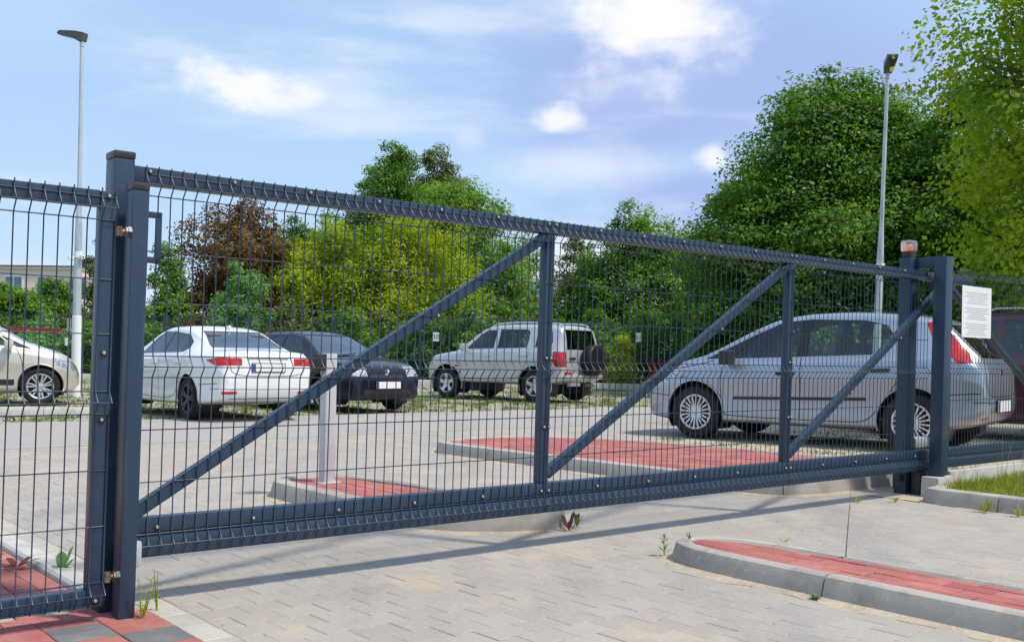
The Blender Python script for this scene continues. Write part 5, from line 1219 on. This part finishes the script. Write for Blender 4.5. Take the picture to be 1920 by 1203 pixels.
# single weeds
def rosette(label, loc, n, l, w, m, up=.8, name='weed'):
    t = thing(name, label, 'plant', loc); rnd = random.Random(int(loc[0] * 977 + loc[1] * 131)); b = MB()
    for i in range(n):
        a = i * 2.4 + rnd.uniform(-.3, .3); tl = up * rnd.uniform(.6, 1.25); d = Vector((math.cos(a) * math.cos(tl), math.sin(a) * math.cos(tl), math.sin(tl))); s = Vector((-math.sin(a), math.cos(a), 0)); L = l * rnd.uniform(.6, 1.15)
        P = [Vector((0, 0, 0)), d * L * .35, d * L * .72 + Vector((0, 0, -.04 * L)), d * L + Vector((0, 0, -.16 * L))]
        b.add([P[0], P[1] + s * w, P[2] + s * w * .9, P[3], P[2] - s * w * .9, P[1] - s * w], [(0, 1, 2, 5), (5, 2, 3, 4)] if False else [(0, 1, 5), (1, 2, 4, 5), (2, 3, 4)])
    obj('leaves', b.mesh('leaves', m, fix=False), t); return t
def stemmed(label, loc, h, n, l, w, m, stems=1, lean_=.1):
    t = thing('weed', label, 'plant', loc); rnd = random.Random(int(loc[0] * 977 + loc[1] * 131)); b = MB(); sb = MB()
    for k in range(stems):
        tip = Vector((rnd.gauss(0, lean_) * h, rnd.gauss(0, lean_) * h, h * rnd.uniform(.7, 1))); sb.tube([(0, 0, -.01), tip * .5, tip], [.0035, .0025, .001], 5)
        for i in range(n):
            u = .12 + .86 * i / n; p = tip * u; a = i * 2.4; d = Vector((math.cos(a), math.sin(a), .7)).normalized(); s = Vector((-math.sin(a), math.cos(a), 0)); L = l * (1.15 - .6 * u)
            b.add([p, p + d * L * .5 + s * w, p + d * L, p + d * L * .5 - s * w], [(0, 1, 2, 3)])
    obj('stem', sb, t, m=m); obj('leaves', b.mesh('leaves', m, fix=False), t); return t
DOCK = leaf_mat('dock_leaf', (.10, .05, .03), (.13, .19, .04), (.20, .30, .06), .3); RUST = leaf_mat('red_dock', (.09, .018, .016), (.14, .04, .03), (.16, .10, .05), .25)
stemmed('leafy green weed at the nose of the outer traffic island', W(2.50, -.50, 0), .16, 14, .045, .008, LG_LIGHT)
stemmed('yellow flowering weed at the foot of the hinge post', W(-.065, -.20, 0), .17, 16, .02, .004, LG_YEL, 3, .12)
stemmed('thin green weed right of the hinge post foot', W(.03, -.10, 0), .16, 12, .018, .003, LG_YEL, 2, .08)
rosette('dark red and green dock weed in the kerb joint by the wicket', W(-.20, .98, .01), 6, .12, .016, RUST, .5)
rosette('small yellowing dock weed in the kerb joint by the wicket', W(-.24, 1.2, .01), 5, .08, .016, LG_YEL, .7)
rosette('upright green dock weed in the kerb joint by the wicket', W(-.06, .78, .01), 5, .15, .02, LG_LIGHT, 1.25)
rosette('red leaved dock at the near end of the reader island', W(2.62, .34, 0), 5, .14, .012, RUST, 1.2); rosette('green dock at the near end of the reader island', W(2.74, .40, 0), 7, .13, .012, DOCK, 1.25)
stemmed('tall thin dry stalk on the outer traffic island', W(2.80, -1.35, .11), .42, 3, .03, .003, MATS['dry_stalk'], 1, .03)
rosette('small grass sprig on the back kerb of the outer island', W(2.82, -1.0, .11), 7, .06, .003, GRASS, .7)
rosette('small dark sprig on the nose of the outer island', W(2.50, -.66, .11), 5, .04, .004, LG_DARK, 1.2)
for i, (s, n, k) in enumerate(((5.53, -.72, 16), (5.50, -.95, 9), (5.45, -.1, 7), (5.2, .05, 7), (5.35, -1.3, 9))):
    rosette(('grass tuft against the verge kerb', 'dry grass tuft against the verge kerb', 'small yellow sprig by the portal foot', 'small sprig in the sand before the portal', 'thin grass tuft further along the verge kerb')[i], W(s, n, 0), k * 2, (.13, .10, .07, .07, .09)[i], .004, GRASS, 1.0)
for i, (s, n) in enumerate(((2.27, -1.45), (2.27, -1.55), (2.27, -1.62))): pass
rosette('moss tuft at a kerb joint of the outer island', W(2.30, -1.52, 0), 26, .04, .004, DOCK, .9)
# crumbs, grit and dry leaves lying about
gm = MB(); rnd = random.Random(9)
for _ in range(340):
    s, n = rnd.uniform(0.05, 5.5), rnd.uniform(-2.6, 2.5); p = W(s, n)
    if any(inpoly((s, n), q) for q in (isl1, isl2, isl3)): continue
    r = rnd.uniform(.002, .006); gm.add([(p.x + r * math.cos(a) * rnd.uniform(.6, 1.3), p.y + r * math.sin(a) * rnd.uniform(.6, 1.3), .0) for a in (0, 1.3, 2.6, 3.9, 5.1)] + [(p.x, p.y, r * .8 + .001)], [(i, (i + 1) % 5, 5) for i in range(5)])
tag(obj('grit', gm, m=mat('grit_stone', (.42, .38, .33), .9, var=(.02, .35))), kind='stuff')
